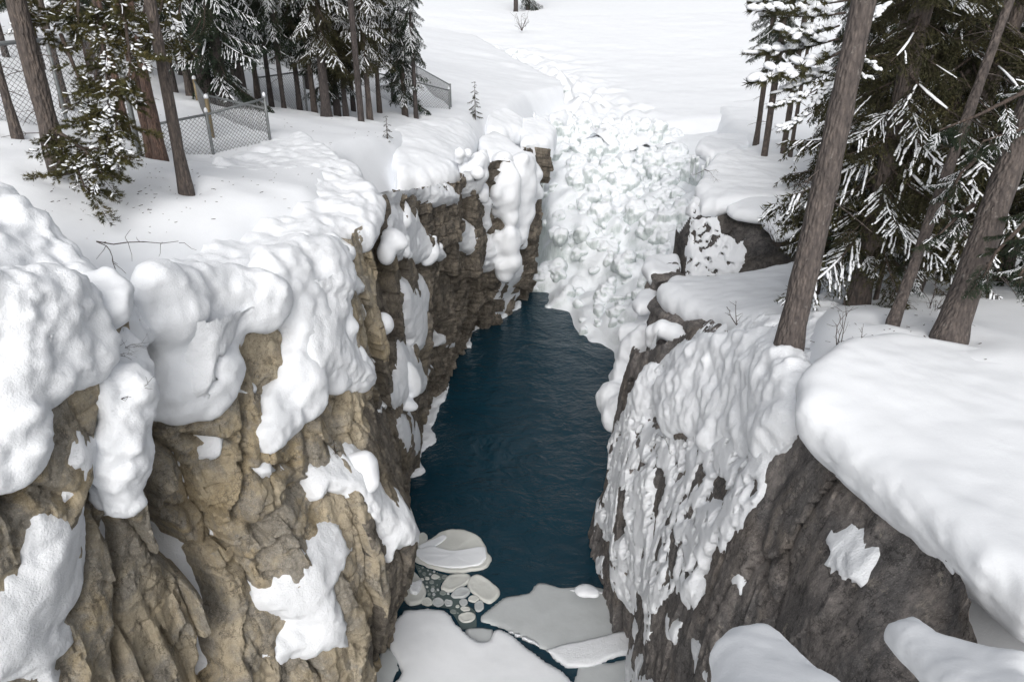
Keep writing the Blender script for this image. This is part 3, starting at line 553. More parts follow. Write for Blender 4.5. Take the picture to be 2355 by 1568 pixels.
GR = [(2185,765,12),(2060,745,13),(1970,705,15.5),(1880,640,19),(2355,800,12),(2100,640,19),(2300,600,22),(2000,560,26),(1755,370,33),(1740,330,38),(2355,500,30),(1900,500,28),(1840,440,29),(2400,680,16),(1800,805,12.3),(2500,700,15),(1950,560,24.5),(1830,330,38),(2355,420,36),('w',40,40,9.5),('w',40,15,11.5),('w',20,10,11.3),('w',14,5,11.6),('w',45,70,10),('w',15,60,7.6),('w',17,48,8.0),('w',80,40,12),('w',80,90,13),('w',30,95,11)]
RE = [at(1900,640,19)[:2], at(1850,720,15)[:2], at(1830,790,12.2)[:2]+[.2,0], at(1860,800,10.8)[:2]+[.4,0], np.array([5.2,6.5]), np.array([5.2,3.0]), np.array([90,3]), np.array([90,58]), np.array([15,58]), np.array([13,46]), at(1720,318,39)[:2], at(1700,350,34)[:2], at(1700,430,29)[:2]+[.6,.2], at(1860,500,26)[:2]]
sheet('snowy_ground', GR, 3, 90, 3, 62, 0.36, M['snow'], seed=31, amp=0.10, cut=RE, guard=outR)
GF = [('w',0,50.5,7.3),('w',8,52,7.3),('w',14,50,7.6),('w',22,52,8.0),('w',-4,62,7.7),('w',5,62,7.7),('w',14,62,7.9),('w',30,62,8.6),('w',0,80,8.4),('w',20,80,8.8),('w',40,80,10),('w',0,100,10.6),('w',20,100,10.6),('w',50,100,12),('w',-20,110,13.5),
 ('w',0,130,13),('w',40,130,13.5),('w',0,170,17),('w',60,170,18),('w',-60,170,19),('w',0,260,28),('w',150,260,32),('w',-150,260,34),('w',120,120,15),('w',-120,120,20),('w',80,52,11.5),('w',80,90,13.5),('w',50,56,9.8),('w',11,47.5,7.4),('w',14,44,7.9),('w',17,40,8.2)]
def river_ice(X, Y, Z):
    a = np.exp(-((X-(6.2-0.3*(Y-50)))/(3.4+0.11*(Y-50)))**2)*sstep(92, 78, Y); Z = Z - 1.0*sstep(52.5, 48.2, Y)
    f1, f2, c = worley(X*0.55+0.3*fbm(X*.5,Y*.5,X*0,2,3), Y*0.45, X*0, 511); g1, g2, c2 = worley(X*1.1, Y*0.9, X*0, 531)
    return Z + a*(1.7*(np.exp(-(f1/.5)**2)-.35)*(0.35+c) + 0.8*(np.exp(-(g1/.5)**2)-.35)) + 0.1*a
sheet('frozen_river', GF, -20, 92, 48, 112, 0.42, M['snow_far'], river_ice, seed=41, amp=0.07)
sheet('far_snowfield', GF+[('w',0,600,75),('w',-600,600,90),('w',600,600,90),('w',-600,100,60),('w',600,100,60)], -560, 560, 72, 640, 8.0, M['snow_far'], lambda X,Y,Z: Z-0.7*(Y<112), seed=45, amp=0.5)

# ---- snow bodies
def body(name, B, label, cat, m='snow', group=None, kind=None, **kw):
    V, F = B.build(**kw); return centred(name, V, F, M[m], label=label, cat=cat, group=group, kind=kind)
B = Body(0.055, 0.3).pillow([(-250,620,8),(-200,380,11),(0,398,10.9),(60,428,10.5),(130,482,10.4),(200,542,10.5),(260,602,10.6),(308,672,10.8),(335,745,11.2),(290,785,10.6),(200,730,9.8),(120,700,9.3),(0,660,8.8)], 0.9, 0.4)
B.plaster(WL, rockL, [(-60,640),(150,660),(230,740),(245,790),(215,815),(165,860),(150,810),(110,838),(95,890),(40,905),(45,960),(40,1020),(25,1070),(-60,1080)], 0.18, 12, 3)
B.plaster(WL, rockL, [(262,780),(300,800),(330,890),(325,940),(300,960),(300,1060),(282,1100),(305,1160),(292,1205),(268,1130),(250,1080),(240,960),(248,860)], 0.16, 13, 4, 0.0, 30)
body('snow_bank', B, 'lumpy snow bank capping the nearest tan buttress by the pine', 'snow bank', 'snow_mid', n_amp=0.10, n_scale=2.4, fine=0.05)
B = Body(0.075, 0.3).pillow([(352,785,12.4),(330,690,13.0),(290,610,13.7),(230,520,14.8),(300,440,17),(420,385,18.5),(560,345,21.8),(640,303,24.5),(700,300,24),(760,322,23),(820,365,21.4),(866,406,20.1),(876,438,19.4),(870,480,18.6),(845,505,17.7),(770,520,16.7),(720,575,15.6),(670,660,14.5),(610,700,13.7),(530,735,12.9),(440,780,12.4)], 0.95, 0.45)
B.plaster(WL, rockL, [(335,640),(640,640),(650,690),(625,740),(585,745),(560,720),(540,735),(520,800),(525,860),(500,900),(450,940),(400,962),(368,920),(360,830),(345,770)], 0.23, 10, 1)
B.plaster(WL, rockL, [(600,600),(700,560),(800,560),(795,690),(790,740),(832,830),(842,870),(800,900),(740,900),(735,940),(700,970),(660,1002),(612,1030),(612,985),(640,930),(668,880),(662,800),(655,740),(640,700)], 0.22, 10, 2)
body('snow_cornice', B, 'broad smooth snow shelf with a thick cornice edge in front of the wire fence', 'snow cornice', 'snow_mid', n_amp=0.10, n_scale=1.8, fine=0.03)
def pil(pts, th, label, vox=0.10, cat='snow cap', m='snow', **kw):
    return body('snow_pillow', Body(vox, 0.2).pillow(pts, th, kw.pop('r', None), kw.pop('crown', 0.0)), label, cat, m, **kw)
pil([(895,290,30),(960,270,33),(1040,262,36),(1085,275,36),(1098,300,35),(1088,335,31.8),(1058,380,27.6),(1045,396,27.0),(990,400,25.8),(910,380,24.8),(885,330,27.3)], 1.5, 'large rounded snow cap below the pair of spruces at the cliff edge', crown=0.15)
pil([(1100,305,35),(1130,292,37),(1175,318,36.4),(1212,345,35),(1216,372,34),(1160,392,33),(1105,385,32.2)], 1.4, 'domed snow cap right below the lone sapling')
pil([(1108,255,42),(1160,240,44),(1210,268,43.5),(1205,292,42),(1160,300,40.5),(1120,285,40)], 1.2, 'smooth snow cap just right of the lone sapling')
pil([(1195,265,43.5),(1250,258,44.6),(1280,285,43.6),(1272,310,42.2),(1235,325,41),(1195,315,40.5)], 1.6, 'snow cap dripping icicles over the dark slot left of the falls')
pil([(1262,252,48),(1300,240,50),(1313,262,49),(1300,283,48),(1265,283,47)], 1.1, 'small snow cap touching the top of the frozen falls')
body('snow_pillow', Body(0.06, 0.15).pillow([(925,425,26),(980,438,26.6),(1050,442,28),(1054,460,27.6),(1010,465,26.9),(945,448,26)], 0.4), 'long tongue of snow on a ledge under the spruce pair snow cap', 'snow cap')
body('snow_pillow', Body(0.05, 0.15).blob(225,700,9.9,.45,.38,.38).blob(245,670,10.0,.30,.3,.28).blob(205,770,9.7,.16,.2,.35), 'round boulder of snow bulging beside the cleft in the tan cliff', 'snow cap', n_amp=0.08, n_scale=3)
body('snow_pillow', Body(0.05, 0.15).blob(905,550,20.2,.42,.35,.30,0,-.5).blob(888,580,20,.26,.3,.36), 'hooked snow pillow hanging off the cliff under the cornice', 'snow cap')
body('snow_pillow', Body(0.05, 0.15).blob(880,745,19.1,.28,.28,.30), 'small round snow knob on the cliff halfway down', 'snow cap')
body('snow_pillow', Body(0.06, 0.15).blob(1206,527,36.2,.26,.26,.52).blob(1200,560,36.3,.3,.3,.3), 'egg shaped snow knob on the far pillar beside the dark slot', 'snow cap')
body('snow_pillow', Body(0.06, 0.2).blob(800,1075,15.7,.35,.3,.3).blob(840,1075,15.8,.30,.3,.42).blob(835,1110,15.6,.35,.3,.25), 'blocky snow lump beside the tiny fir on the cliff', 'snow cap')
body('snow_pillow', Body(0.06, 0.2).blob(945,870,22.6,.28,.3,.62,0,.3).blob(925,925,22.4,.5,.3,.2,0,-.4), 'curved snow drape above the water on the left cliff', 'snow cap')
B = Body(0.09, 0.3).plaster(WL, rockL, [(1120,440),(1150,360),(1205,350),(1222,390),(1217,460),(1200,480),(1182,560),(1176,620),(1130,642),(1105,600),(1120,560),(1140,510),(1128,480)], 0.46, 10, 6, 0.30, 30)
body('snow_drape', B, 'thick lumpy snow coating the last pillar before the falls', 'snow drape', n_amp=0.05)
B = Body(0.08, 0.2).plaster(WL, rockL, [(1058,350),(1105,345),(1112,400),(1100,460),(1068,455)], 0.40, 12, 7, 0.25, 30)
body('snow_drape', B, 'heap of rounded snow knobs under the domed snow pillow', 'snow drape', n_amp=0.04)
B = Body(0.07, 0.2).plaster(WL, rockL, [(890,480),(930,455),(960,480),(985,530),(1022,580),(1010,602),(950,614),(920,594),(900,560),(880,520)], 0.24, 12, 8, 0.05, 40)
body('snow_drape', B, 'flared apron of snow on the dark wall right of the hooked pillow', 'snow drape', n_amp=0.03)
B = Body(0.065, 0.3).pillow([(1833,900,9.6),(1832,840,10.2),(1862,785,10.8),(1930,757,11.6),(2050,750,12.2),(2200,770,12),(2400,800,11.5),(2700,900,10.5),(2800,1500,6),(2390,1345,6.15),(2250,1258,6.7),(2100,1142,7.6),(1965,1048,8.5),(1872,985,9.1),(1840,935,9.4)], 0.92, 0.42, 0.0, 0.22)
body('snow_slab', B, 'huge smooth snow slab overhanging the dark cliff, nearest on the right', 'snow slab', n_amp=0.012, n_scale=2.0, fine=0.003, wrinkle=0.022)
B = Body(0.065, 0.3).pillow([(1475,885,18.4),(1497,848,18),(1560,802,17.2),(1640,762,16.5),(1700,737,16.2),(1790,690,15.8),(1900,660,16.8),(1960,700,15.5),(1900,760,12.8),(1850,800,11.4),(1845,870,10.8),(1838,960,10.6),(1750,935,12.7),(1640,915,14.8),(1540,905,16.8)], 1.0, 0.45)
B.plaster(WR, rockR, [(1462,900),(1480,850),(1600,790),(1760,770),(1850,860),(1838,980),(1790,1030),(1740,1050),(1690,1010),(1640,1040),(1590,990),(1540,1000),(1500,960),(1450,985)], 0.26, 13, 5)
body('snow_bank', B, 'sloping snow bank around the foot of the big leaning trunk', 'snow bank', 'snow_mid', n_amp=0.07, n_scale=2.2, fine=0.045)
pil([(1510,640,22),(1540,628,23),(1650,632,23),(1800,605,23.5),(1880,570,24),(1950,600,22),(1850,690,18.0),(1760,715,17.4),(1690,725,18.2),(1640,718,19),(1570,688,20.5),(1525,666,21.4)], 0.85, 'wide overhanging snow slab above the dark boulder across the pool', r=0.38)
pil([(1478,600,27),(1490,582,28),(1560,577,28.5),(1572,600,27.5),(1560,630,26.5),(1500,622,26.2)], 0.65, 'snow block leaning on the snow plastered rock face')
pil([(1452,682,25),(1470,660,26),(1510,655,26),(1517,690,24.5),(1470,700,24.4)], 0.55, 'small snow block beside the dark boulder, below the wide slab')
pil([(1615,468,27.6),(1602,420,29),(1640,350,32.5),(1700,340,34.5),(1780,315,37),(1860,330,37),(1900,430,28.5),(1790,450,27.2),(1700,447,27.2),(1650,458,27.2)], 0.75, 'thick snow cap under the slim trunks on top of the far rock', 0.08)
pil([(1600,330,38),(1620,308,40.5),(1700,300,42),(1760,318,41),(1700,340,38),(1640,350,37)], 0.7, 'flat snow cap with icicles behind the slim trunks rock')
pil([(1675,462,27),(1720,450,27.5),(1800,450,27),(1860,470,25),(1830,525,24.2),(1785,535,24.7),(1752,495,26),(1690,485,26.6)], 0.5, 'curling snow tongue draped over the snow plastered rock face')
pil([(1614,1480,3.95),(1612,1432,4.15),(1650,1402,4.45),(1720,1392,4.6),(1800,1412,4.6),(1850,1455,4.35),(1880,1505,4.1),(1960,1560,3.75),(2080,1640,3.3),(2000,1900,2.6),(1700,1800,2.8),(1625,1650,3.2)], 0.4, 'close rounded snow lump at the bottom edge of the picture', 0.04, r=0.2, n_amp=0.02)
pil([(2055,1418,6.1),(2100,1412,6.3),(2150,1455,5.95),(2250,1475,5.75),(2400,1470,5.5),(2500,1700,4.4),(2250,1640,4.7),(2180,1580,5.0),(2130,1515,5.45)], 0.32, 'snow ledge under the huge slab in the lower right corner', 0.045, r=0.15, n_amp=0.04)
# rocks of the far right bank
def rockbody(pts, th, name, label, vox=0.08, seed=5, m='rock_dark', **kw):
    V, F = Body(vox, 0.1).pillow(pts, th, 0.12).build(n_amp=0.05, seed=seed, rockish=0.16, **kw); return centred(name, V, F, M[m], label=label, cat='rock')
def_face = [(1578,470,28.6),(1576,560,28.0),(1574,650,27.2),(1640,470,27.9),(1640,560,27.4),(1640,650,26.7),(1700,480,27.4),(1700,640,26.2),(1770,480,26.8),(1770,630,25.7),(1860,480,26.2),(1860,620,25.0),(1562,480,30.0),(1560,570,29.5),(1558,660,29)]
WK = Relief((.95,-.31,0), (0,0,1), (-.31,-.95,0), def_face, np.arange(-4.0, 4.6, 0.05), np.arange(4.2, 9.0, 0.05), 0.1)
WK.t = WK.t + float(at(1680,550,27)@WK.T); WK.TT, WK.UU = np.meshgrid(WK.t, WK.u, indexing='ij'); WK.O = rbf_eval(WK.F, WK.TT, WK.UU)
rockK = WK.O + cliff_detail(WK, 600, 0.5, 0.02, 0.10, 0.10); tk = [float(at(*q)@WK.T) for q in ((1560,560,29.8),(1574,560,28.2),(1612,500,28.0))]; profK = np.interp(WK.t, tk, [7.0, 7.7, 8.5])
V, F = compact(WK.pos(rockK).reshape(-1,3), grid_faces(len(WK.t), len(WK.u), ((WK.UU < profK[:,None]) & (WK.t[:,None] > tk[0]-0.15))[:-1,:-1]))
face = centred('rock_outcrop', V, F[:, ::-1], M['rock_black'], label='square dark rock face plastered with rime snow across the pool', cat='rock')
V, F, _ = snow_on(WK, rockK, [([(1590,508),(1612,500),(1650,495),(1662,530),(1690,555),(1715,548),(1712,600),(1692,635),(1575,640),(1578,570)], .20), ([(1580,490),(1600,455),(1640,450),(1632,490),(1600,498)], .2), ([(1690,470),(1760,470),(1765,490),(1700,488)], .1)], [], 2, None, 0.12, 0.11, 5.0, seed=66, rough=0.05)
sp = centred('rime_snow', V, F[:, ::-1], M['snow_rough'], kind='stuff'); sp.parent = face; sp.location = sp.location - face.location
rockbody([(1490,700,22.5),(1520,680,23.5),(1650,690,21.5),(1700,740,18.8),(1640,760,18.6),(1560,735,20.4),(1510,720,21.5)], 4.0, 'boulder', 'dark rounded boulder under the wide snow slab')
rockbody([(1490,610,27),(1560,600,28),(1580,640,26),(1500,650,25.5)], 5.0, 'rock_outcrop', 'small dark rock under the snow block by the falls')
B = Body(0.07, 0.25).blob(1465,775,25.4,.62,.55,.55).blob(1455,860,24.8,.70,.6,.65).blob(1425,915,24.4,.75,.6,.55).blob(1470,930,23.5,.8,.7,.6).blob(1410,935,24.6,.45,.4,.35).blob(1480,820,24.5,.8,.6,1.2).blob(1440,960,23.8,.8,.6,.6).blob(1500,740,25.5,.5,.5,.5)
body('snow_bank', B, 'tiered snow cushions stepping down to the water below the boulder', 'snow bank', n_amp=0.10, n_scale=1.6)
body('snow_pillow', Body(0.05, 0.1).tube([(1497,790,20.9),(1503,765,20.7),(1525,758,20.4),(1550,768,20.2),(1575,785,19.9),(1600,800,19.5)], [.14,.20,.22,.24,.26,.25]), 'arched roll of snow on the dark boulder', 'snow cap')

# rocks in the snow gully, broken ice upstream
IB = [(1015,114,46,18),(1085,118,36,18),(1125,122,30,16),(1170,124,40,16),(1150,186,30,22),(1190,190,30,24),(1255,190,30,18),(1300,205,28,14)]
rs_ = random.Random(3)
for i, (px, py, w_, h_) in enumerate(IB):
    d = (8.0-CAMZ+(0.9 if py < 150 else 0.25))/ray(px, py)[2]; sx = w_/FPX*d/2; th = h_/FPX*d*0.75; c = at(px, py-h_*0.45, d); pts = []
    B = Body(0.09, 0.1); ang = [2*math.pi*k/7+rs_.uniform(-.3,.3) for k in range(7)]
    P = np.array([[c[0]+sx*1.1*math.cos(a)*rs_.uniform(.8,1.15), c[1]+sx*1.2*math.sin(a), c[2]+rs_.uniform(-.1,.15)] for a in ang])
    B.items.append(('p', rbf_fit(P[:,:2], P[:,2], .6), P[:,:2], th+1.0, 0.32, 0, 0)); B._ext(P, 0.4); B.lo[2] -= th+1.0
    V, F = B.build(n_amp=0.25, n_scale=0.9, fine=0.04, seed=30+i); centred('ice_block', V, F, M['ice'], label='ice block number %s from the left in the heaved river ice upstream' % ['one','two','three','four','five','six','seven','eight','nine','ten','eleven','twelve','thirteen','fourteen','fifteen'][sorted(range(len(IB)), key=lambda k: IB[k][0]).index(i)], cat='ice block', group='heaved river ice upstream')

# ================================================================== ICE FLOES
def ice_floe_mat(name, base, snow):
    m, t, b = mat(name); co = coords(t)
    a = noise(t, co, 1.1, 5, 0.6, 0.3); f = noise(t, co, 5.0, 6, 0.75)
    c = ramp(t, a, [(0.3, tuple(x*0.86 for x in base)), (0.7, base)])
    if snow: c = mix(t, ramp(t, math_n(t, 'ADD', math_n(t, 'MULTIPLY', a, 0.7), math_n(t, 'MULTIPLY', f, 0.35)), [(0.56, (0,0,0)), (0.60, (snow,)*3)]), c, (0.80,0.82,0.85))
    t.links.new(c, b.inputs['Base Color']); b.inputs['Roughness'].default_value = 0.55; b.inputs['Specular IOR Level'].default_value = 0.3
    bump(t, b, f, 0.3, 0.03); return m
M['floe'] = ice_floe_mat('pancake_ice', (0.62,0.63,0.60), 0.0); M['floe_snow'] = ice_floe_mat('snowy_pancake_ice', (0.56,0.58,0.56), 0.95)
M['floe_grey'] = ice_floe_mat('grey_sheet_ice', (0.50,0.525,0.535), 0.0); M['floe_dark'] = ice_floe_mat('wet_ice', (0.24,0.27,0.26), 0.0)
M['slush'] = ice_floe_mat('slush', (0.085,0.115,0.115), 0.0)
def fz(zx, zy, z=0.0):
    px, py = (1500+zx/1.896)*0.57495, (1900+zy/1.896)*0.57495
    return at(px, py, z=z)
def floe(zpts, m, label, name='ice_floe', rim=0.045, h=0.06, seed=1, group=None, round_=True, cat='ice floe', parent=None, z0=0.0):
    P = np.array([fz(*p) for p in zpts])[:,:2]; c = P.mean(0); n = len(P)
    k = 6 if round_ else 4; out = []
    for i in range(n):                                        # closed smooth outline
        p0, p1, p2, p3 = P[i-1], P[i], P[(i+1)%n], P[(i+2)%n]
        for j in range(k):
            t = j/k; out.append(0.5*((2*p1)+(p2-p0)*t+(2*p0-5*p1+4*p2-p3)*t*t+(3*p1-p0-3*p2+p3)*t**3))
    O = np.array(out); size = np.sqrt(((O-c)**2).sum(1)).mean()
    O = O + (O-c)/size*(0.03*fbm(O[:,0]*4, O[:,1]*4, O[:,0]*0, 3, seed)[:,None]); N_ = len(O)
    rw = min(0.10, 0.25*size)/size
    rings = [(1.0,-0.10),(1.0,h*0.6),(1-0.35*rw,h+rim*0.45),(max(0.72,1-1.0*rw),h+rim*0.4),(max(0.62,1-1.8*rw),h),(0.5,h),(0.25,h)]
    V = []; 
    for sc_, z in rings:
        q = c + (O-c)*sc_; V.append(np.c_[q, z0 + z + 0.012*fbm(q[:,0]*5, q[:,1]*5, q[:,0]*0, 2, seed+3)*(z>0)])
    V = np.concatenate(V + [np.array([[c[0], c[1], z0+h]])]); F = []; T = []
    for r_ in range(len(rings)-1):
        for i in range(N_):
            j = (i+1)%N_; F.append((r_*N_+i, r_*N_+j, (r_+1)*N_+j, (r_+1)*N_+i))
    b_ = (len(rings)-1)*N_; T = [(b_+i, b_+(i+1)%N_, len(V)-1) for i in range(N_)]
    return centred(name, V, [np.array(F), np.array(T)], M[m], parent=parent, label=label, cat=cat, group=group)
big = floe([(275,590),(290,560),(350,530),(420,490),(500,440),(580,418),(680,425),(770,460),(820,510),(850,580),(880,620),(875,660),(820,715),(720,735),(600,745),(480,725),(380,690),(300,650)], 'floe', 'largest pancake of ice, its lower half under white snow, afloat in the pool', seed=4)
def on_top(parent, zpts, m, name, h, seed, z0):
    o = floe(zpts, m, None, name, 0.0, h, seed, cat=None, z0=z0)
    o.parent = parent; o.location = o.location - parent.location; return o
on_top(big, [(300,600),(360,570),(450,560),(560,585),(680,580),(780,560),(835,570),(850,630),(800,690),(680,712),(540,712),(420,690),(340,645)], 'snow', 'snow_layer', 0.035, 8, 0.075)
on_top(big, [(330,555),(430,505),(520,470),(540,490),(470,545),(400,580)], 'snow', 'snow_layer', 0.03, 9, 0.072)
floe([(495,860),(510,820),(560,770),(640,750),(710,758),(722,790),(690,830),(620,870),(560,885),(510,880)], 'floe', 'oval bare ice floe directly below the largest pancake', seed=11)
floe([(703,830),(720,785),(770,762),(830,780),(890,820),(945,880),(925,935),(870,968),(820,955),(760,910),(715,870)], 'floe', 'rounded square ice floe touching the grey ice shelf', seed=12)
fl = floe([(232,700),(280,720),(330,770),(370,840),(390,890),(375,940),(340,980),(280,993),(245,970),(200,900),(190,800)], 'floe', 'ice floe carrying a clod of snow against the left cliff', seed=13)
on_top(fl, [(262,850),(300,835),(355,815),(350,860),(320,910),(280,910),(262,885)], 'snow_rough', 'snow_clod', 0.10, 14, 0.07)
floe([(310,500),(335,455),(370,438),(398,460),(395,500),(350,540),(290,560)], 'floe', 'small round floe at the upper left of the largest pancake', seed=15)
floe([(215,180),(250,215),(285,290),(312,380),(305,440),(270,440),(235,350),(205,250)], 'floe', 'long narrow floe pressed along the foot of the left cliff', seed=16)
floe([(215,640),(272,605),(268,650),(240,690),(210,690)], 'floe', 'sliver of ice between the largest pancake and the left cliff', seed=17)
floe([(575,920),(600,880),(660,855),(710,870),(715,900),(680,932),(610,935)], 'floe_grey', 'grey ice floe in the slush below the oval floe', seed=18)
def egg(cx, cy, a, b, th=0.0, n=9, seed=0):
    r_ = random.Random(seed); return [(cx+a*math.cos(t+th)*r_.uniform(.88,1.08), cy+b*math.sin(t+th)*r_.uniform(.88,1.08)) for t in [2*math.pi*i/n for i in range(n)]]
G1 = 'small ice pebbles in the slush'
for i, (cx, cy, a, b, m) in enumerate([(675,968,34,31,'floe_grey'),(792,990,42,42,'floe_grey'),(750,942,40,24,'floe'),(690,1018,36,18,'floe'),(700,1078,66,40,'floe'),(395,960,38,28,'floe'),(480,965,40,30,'floe_grey'),(555,970,34,28,'floe_grey')]):
    floe(egg(cx, cy, a, b, seed=i), m, ['round grey pebble of ice in the slush under the grey floe','wedge of ice lodged against the tip of the grey ice shelf','oval cream pebble of ice between grey floe and rounded square floe','thin oval of ice just above the largest slush pebble','largest pebble of ice in the slush by the dark crack','oval pebble of ice just below the clod carrying floe','round pebble of ice beside the oval one under the clod floe','third pebble of ice along the edge of the snow sheet'][i], 'ice_pebble', 0.02, 0.04, 30+i, cat='ice pebble')
rs = random.Random(5)
ZONE = [(300,670),(480,740),(560,760),(500,820),(490,870),(560,900),(640,930),(760,1030),(770,1100),(770,1150),(660,1170),(610,1080),(560,1010),(400,985),(395,900),(340,770)]
taken = [(675,968,40),(792,990,48),(750,942,40),(690,1018,36),(700,1078,66),(395,960,40),(480,965,42),(555,970,38),(640,895,72)]
k = 0
while k < 44:
    x_, y_ = rs.uniform(300,770), rs.uniform(670,1165); r_ = rs.choice([8,10,12,14,18,22])
    if poly_sd(ZONE, np.array([x_]), np.array([y_]))[0] > -4 or any(math.hypot(x_-a, y_-b) < (r_+c)*0.95 for a, b, c in taken): 
        k += 0.02; continue
    taken.append((x_, y_, r_)); k += 1
    floe(egg(x_, y_, r_*rs.uniform(.9,1.3), r_*rs.uniform(.6,.9), rs.uniform(0,3), 7, int(x_)), rs.choice(['floe_dark','floe_grey','floe_dark','floe']), 'tiny pebble of ice afloat in the slush', 'ice_pebble', 0.012, 0.03, int(y_), G1, cat='ice pebble')
sv = np.array([fz(*p, z=0.012) for p in ZONE]); me = mesh('slush', sv, np.array([list(range(len(sv)))]), M['slush'], False); link('slush', me, kind='stuff')
def fsheet(zpts, th, z, m, name, label, cat, vox=0.10, **kw):
    pts = []
    for p in densify(zpts, 40):
        q = fz(*p, z=z); r_ = ray((1500+p[0]/1.896)*0.57495, (1900+p[1]/1.896)*0.57495); pts.append(q)
    P = np.array(pts); B = Body(vox, 0.05); B.items.append(('p', (P[:3,:2]*0, np.array([0,0,0,z,0,0.])), P[:,:2], th, th*0.45, 0.0, 0.0)); B._ext(P, 0.3); B.lo[2] = z-th-0.3
    V, F = B.build(n_amp=0.01, fine=0.012, **kw); V[:,2] = np.where(V[:,2] > z-0.12, z + (V[:,2]-z)*0.5, V[:,2]); return centred(name, V, F, M[m], label=label, cat=cat)
fsheet([(780,1080),(800,1050),(860,1000),(920,960),(960,905),(1060,885),(1170,875),(1185,820),(1240,780),(1320,800),(1420,830),(1560,820),(1720,830),(1800,880),(1900,980),(1960,1080),(2000,1160),(2000,1330),(1800,1385),(1650,1425),(1450,1440),(1345,1400),(1265,1335),(1180,1275),(1080,1205),(985,1150),(880,1132),(800,1106)], 0.3, 0.06, 'floe_grey', 'ice_shelf', 'wide smooth grey ice shelf spanning to the right cliff', 'ice shelf')
fsheet([(1010,1165),(1090,1195),(1190,1215),(1240,1235),(1290,1285),(1400,1265),(1520,1250),(1640,1215),(1760,1200),(1880,1175),(2000,1180),(2000,1325),(1800,1378),(1650,1416),(1450,1430),(1350,1392),(1270,1330),(1180,1268)], 0.2, 0.13, 'snow_rough', 'snow_sheet', 'band of snow along the lower edge of the grey ice shelf', 'snow sheet')
fsheet([(1400,850),(1500,840),(1600,850),(1700,850),(1790,890),(1860,960),(1840,985),(1760,915),(1640,885),(1520,885)], 0.16, 0.10, 'snow_rough', 'snow_sheet', 'thin strip of snow on the far edge of the grey ice shelf', 'snow sheet')
body('snow_lump', Body(0.04, 0.1).blob(1345,1358,20.6,.30,.22,.10).blob(1365,1364,20.4,.16,.15,.07), 'lone lump of snow lying on the grey ice shelf', 'snow lump')
fsheet([(105,1240),(120,1130),(150,1060),(220,990),(420,990),(540,1010),(590,1050),(610,1110),(650,1160),(700,1220),(770,1262),(830,1262),(880,1242),(905,1158),(960,1160),(1066,1214),(1182,1294),(1296,1376),(1345,1420),(1425,1470),(1500,1560),(1515,1760),(-60,1760),(130,1568),(190,1480),(170,1360),(120,1290)], 0.4, 0.18, 'snow', 'snow_sheet', 'large snow covered ice sheet at the foot of the left cliff', 'snow sheet')
fsheet([(690,1170),(790,1140),(900,1152),(895,1250),(830,1275),(760,1270)], 0.2, 0.04, 'floe_grey', 'ice_floe', 'grey ice piece in the notch of the snow covered sheet', 'ice floe')
fsheet([(1545,1456),(1750,1410),(1930,1368),(2000,1362),(2000,1760),(1540,1760),(1500,1590),(1530,1520)], 0.3, 0.05, 'floe_grey', 'ice_shelf', 'grey ice below the dark crack by the right cliff', 'ice shelf')
fsheet([(40,1330),(95,1290),(120,1305),(175,1380),(182,1470),(140,1560),(60,1700),(-80,1700)], 0.3, 0.05, 'floe_grey', 'ice_shelf', 'grey ice between the left cliff and the snow covered sheet', 'ice shelf')
# ice ledges along the waterline
for pts, lab in [([(935,1100),(975,1080),(965,1050),(1005,1010),(995,975),(1035,890),(1020,840),(985,850),(960,900),(950,1000),(925,1080)], 'snowy ice ledge scalloped along the left waterline'), ([(1015,835),(1045,800),(1085,795),(1085,760),(1140,735),(1200,705),(1195,690),(1130,715),(1075,745),(1030,800)], 'thin ice ledge under the brown far cliff')]:
    P = [(px, py, (0.12-CAMZ)/ray(px, py)[2]) for px, py in pts]
    V, F = Body(0.06, 0.1).pillow(P, 0.35, 0.12).build(n_amp=0.08, n_scale=2.5, fine=0.03); centred('ice_ledge', V, F, M['snow'], label=lab, cat='ice ledge')

# ================================================================== TREES
def leaf_mat(name, a, b, c):
    m, t, bs = mat(name); co = coords(t)
    n = noise(t, co, 2.2, 4, 0.6); n2 = noise(t, co, 23.0, 3, 0.7)
    col = ramp(t, math_n(t, 'ADD', math_n(t, 'MULTIPLY', n, 0.6), math_n(t, 'MULTIPLY', n2, 0.4)), [(0.36, a), (0.5, b), (0.64, c)])
    t.links.new(col, bs.inputs['Base Color']); bs.inputs['Roughness'].default_value = 0.75; bs.inputs['Specular IOR Level'].default_value = 0.2; return m
def bark_mat(name, light, dark, lichen=None):
    m, t, bs = mat(name); co = coords(t, (6, 6, 2.0)); n = noise(t, co, 2.2, 6, 0.7, 0.4); f = noise(t, coords(t), 30.0, 4, 0.7)
    vo = N(t, 'ShaderNodeTexVoronoi', Scale=3.5); t.links.new(co, vo.inputs['Vector'])
    c = ramp(t, n, [(0.33, dark), (0.62, light)]); c = mix(t, ramp(t, vo.outputs['Distance'], [(0.25, (0,0,0)), (0.7, (0.55,)*3)]), c, dark)
    if lichen: c = mix(t, ramp(t, noise(t, coords(t), 9.0, 6, 0.75), [(0.60, (0,0,0)), (0.66, (0.6,)*3)]), c, lichen)
    t.links.new(c, bs.inputs['Base Color']); bs.inputs['Roughness'].default_value = 0.9
    p = bump(t, None, vo.outputs['Distance'], 0.9, 0.05); bump(t, bs, f, 0.6, 0.012, p); return m
M['spruce'] = leaf_mat('spruce_needles', (0.012,0.020,0.014), (0.026,0.042,0.026), (0.050,0.066,0.034))
M['pine'] = leaf_mat('pine_needles', (0.028,0.030,0.012), (0.062,0.060,0.022), (0.10,0.080,0.03))
M['olive'] = leaf_mat('dull_spruce_needles', (0.022,0.024,0.014), (0.045,0.045,0.022), (0.075,0.068,0.03))
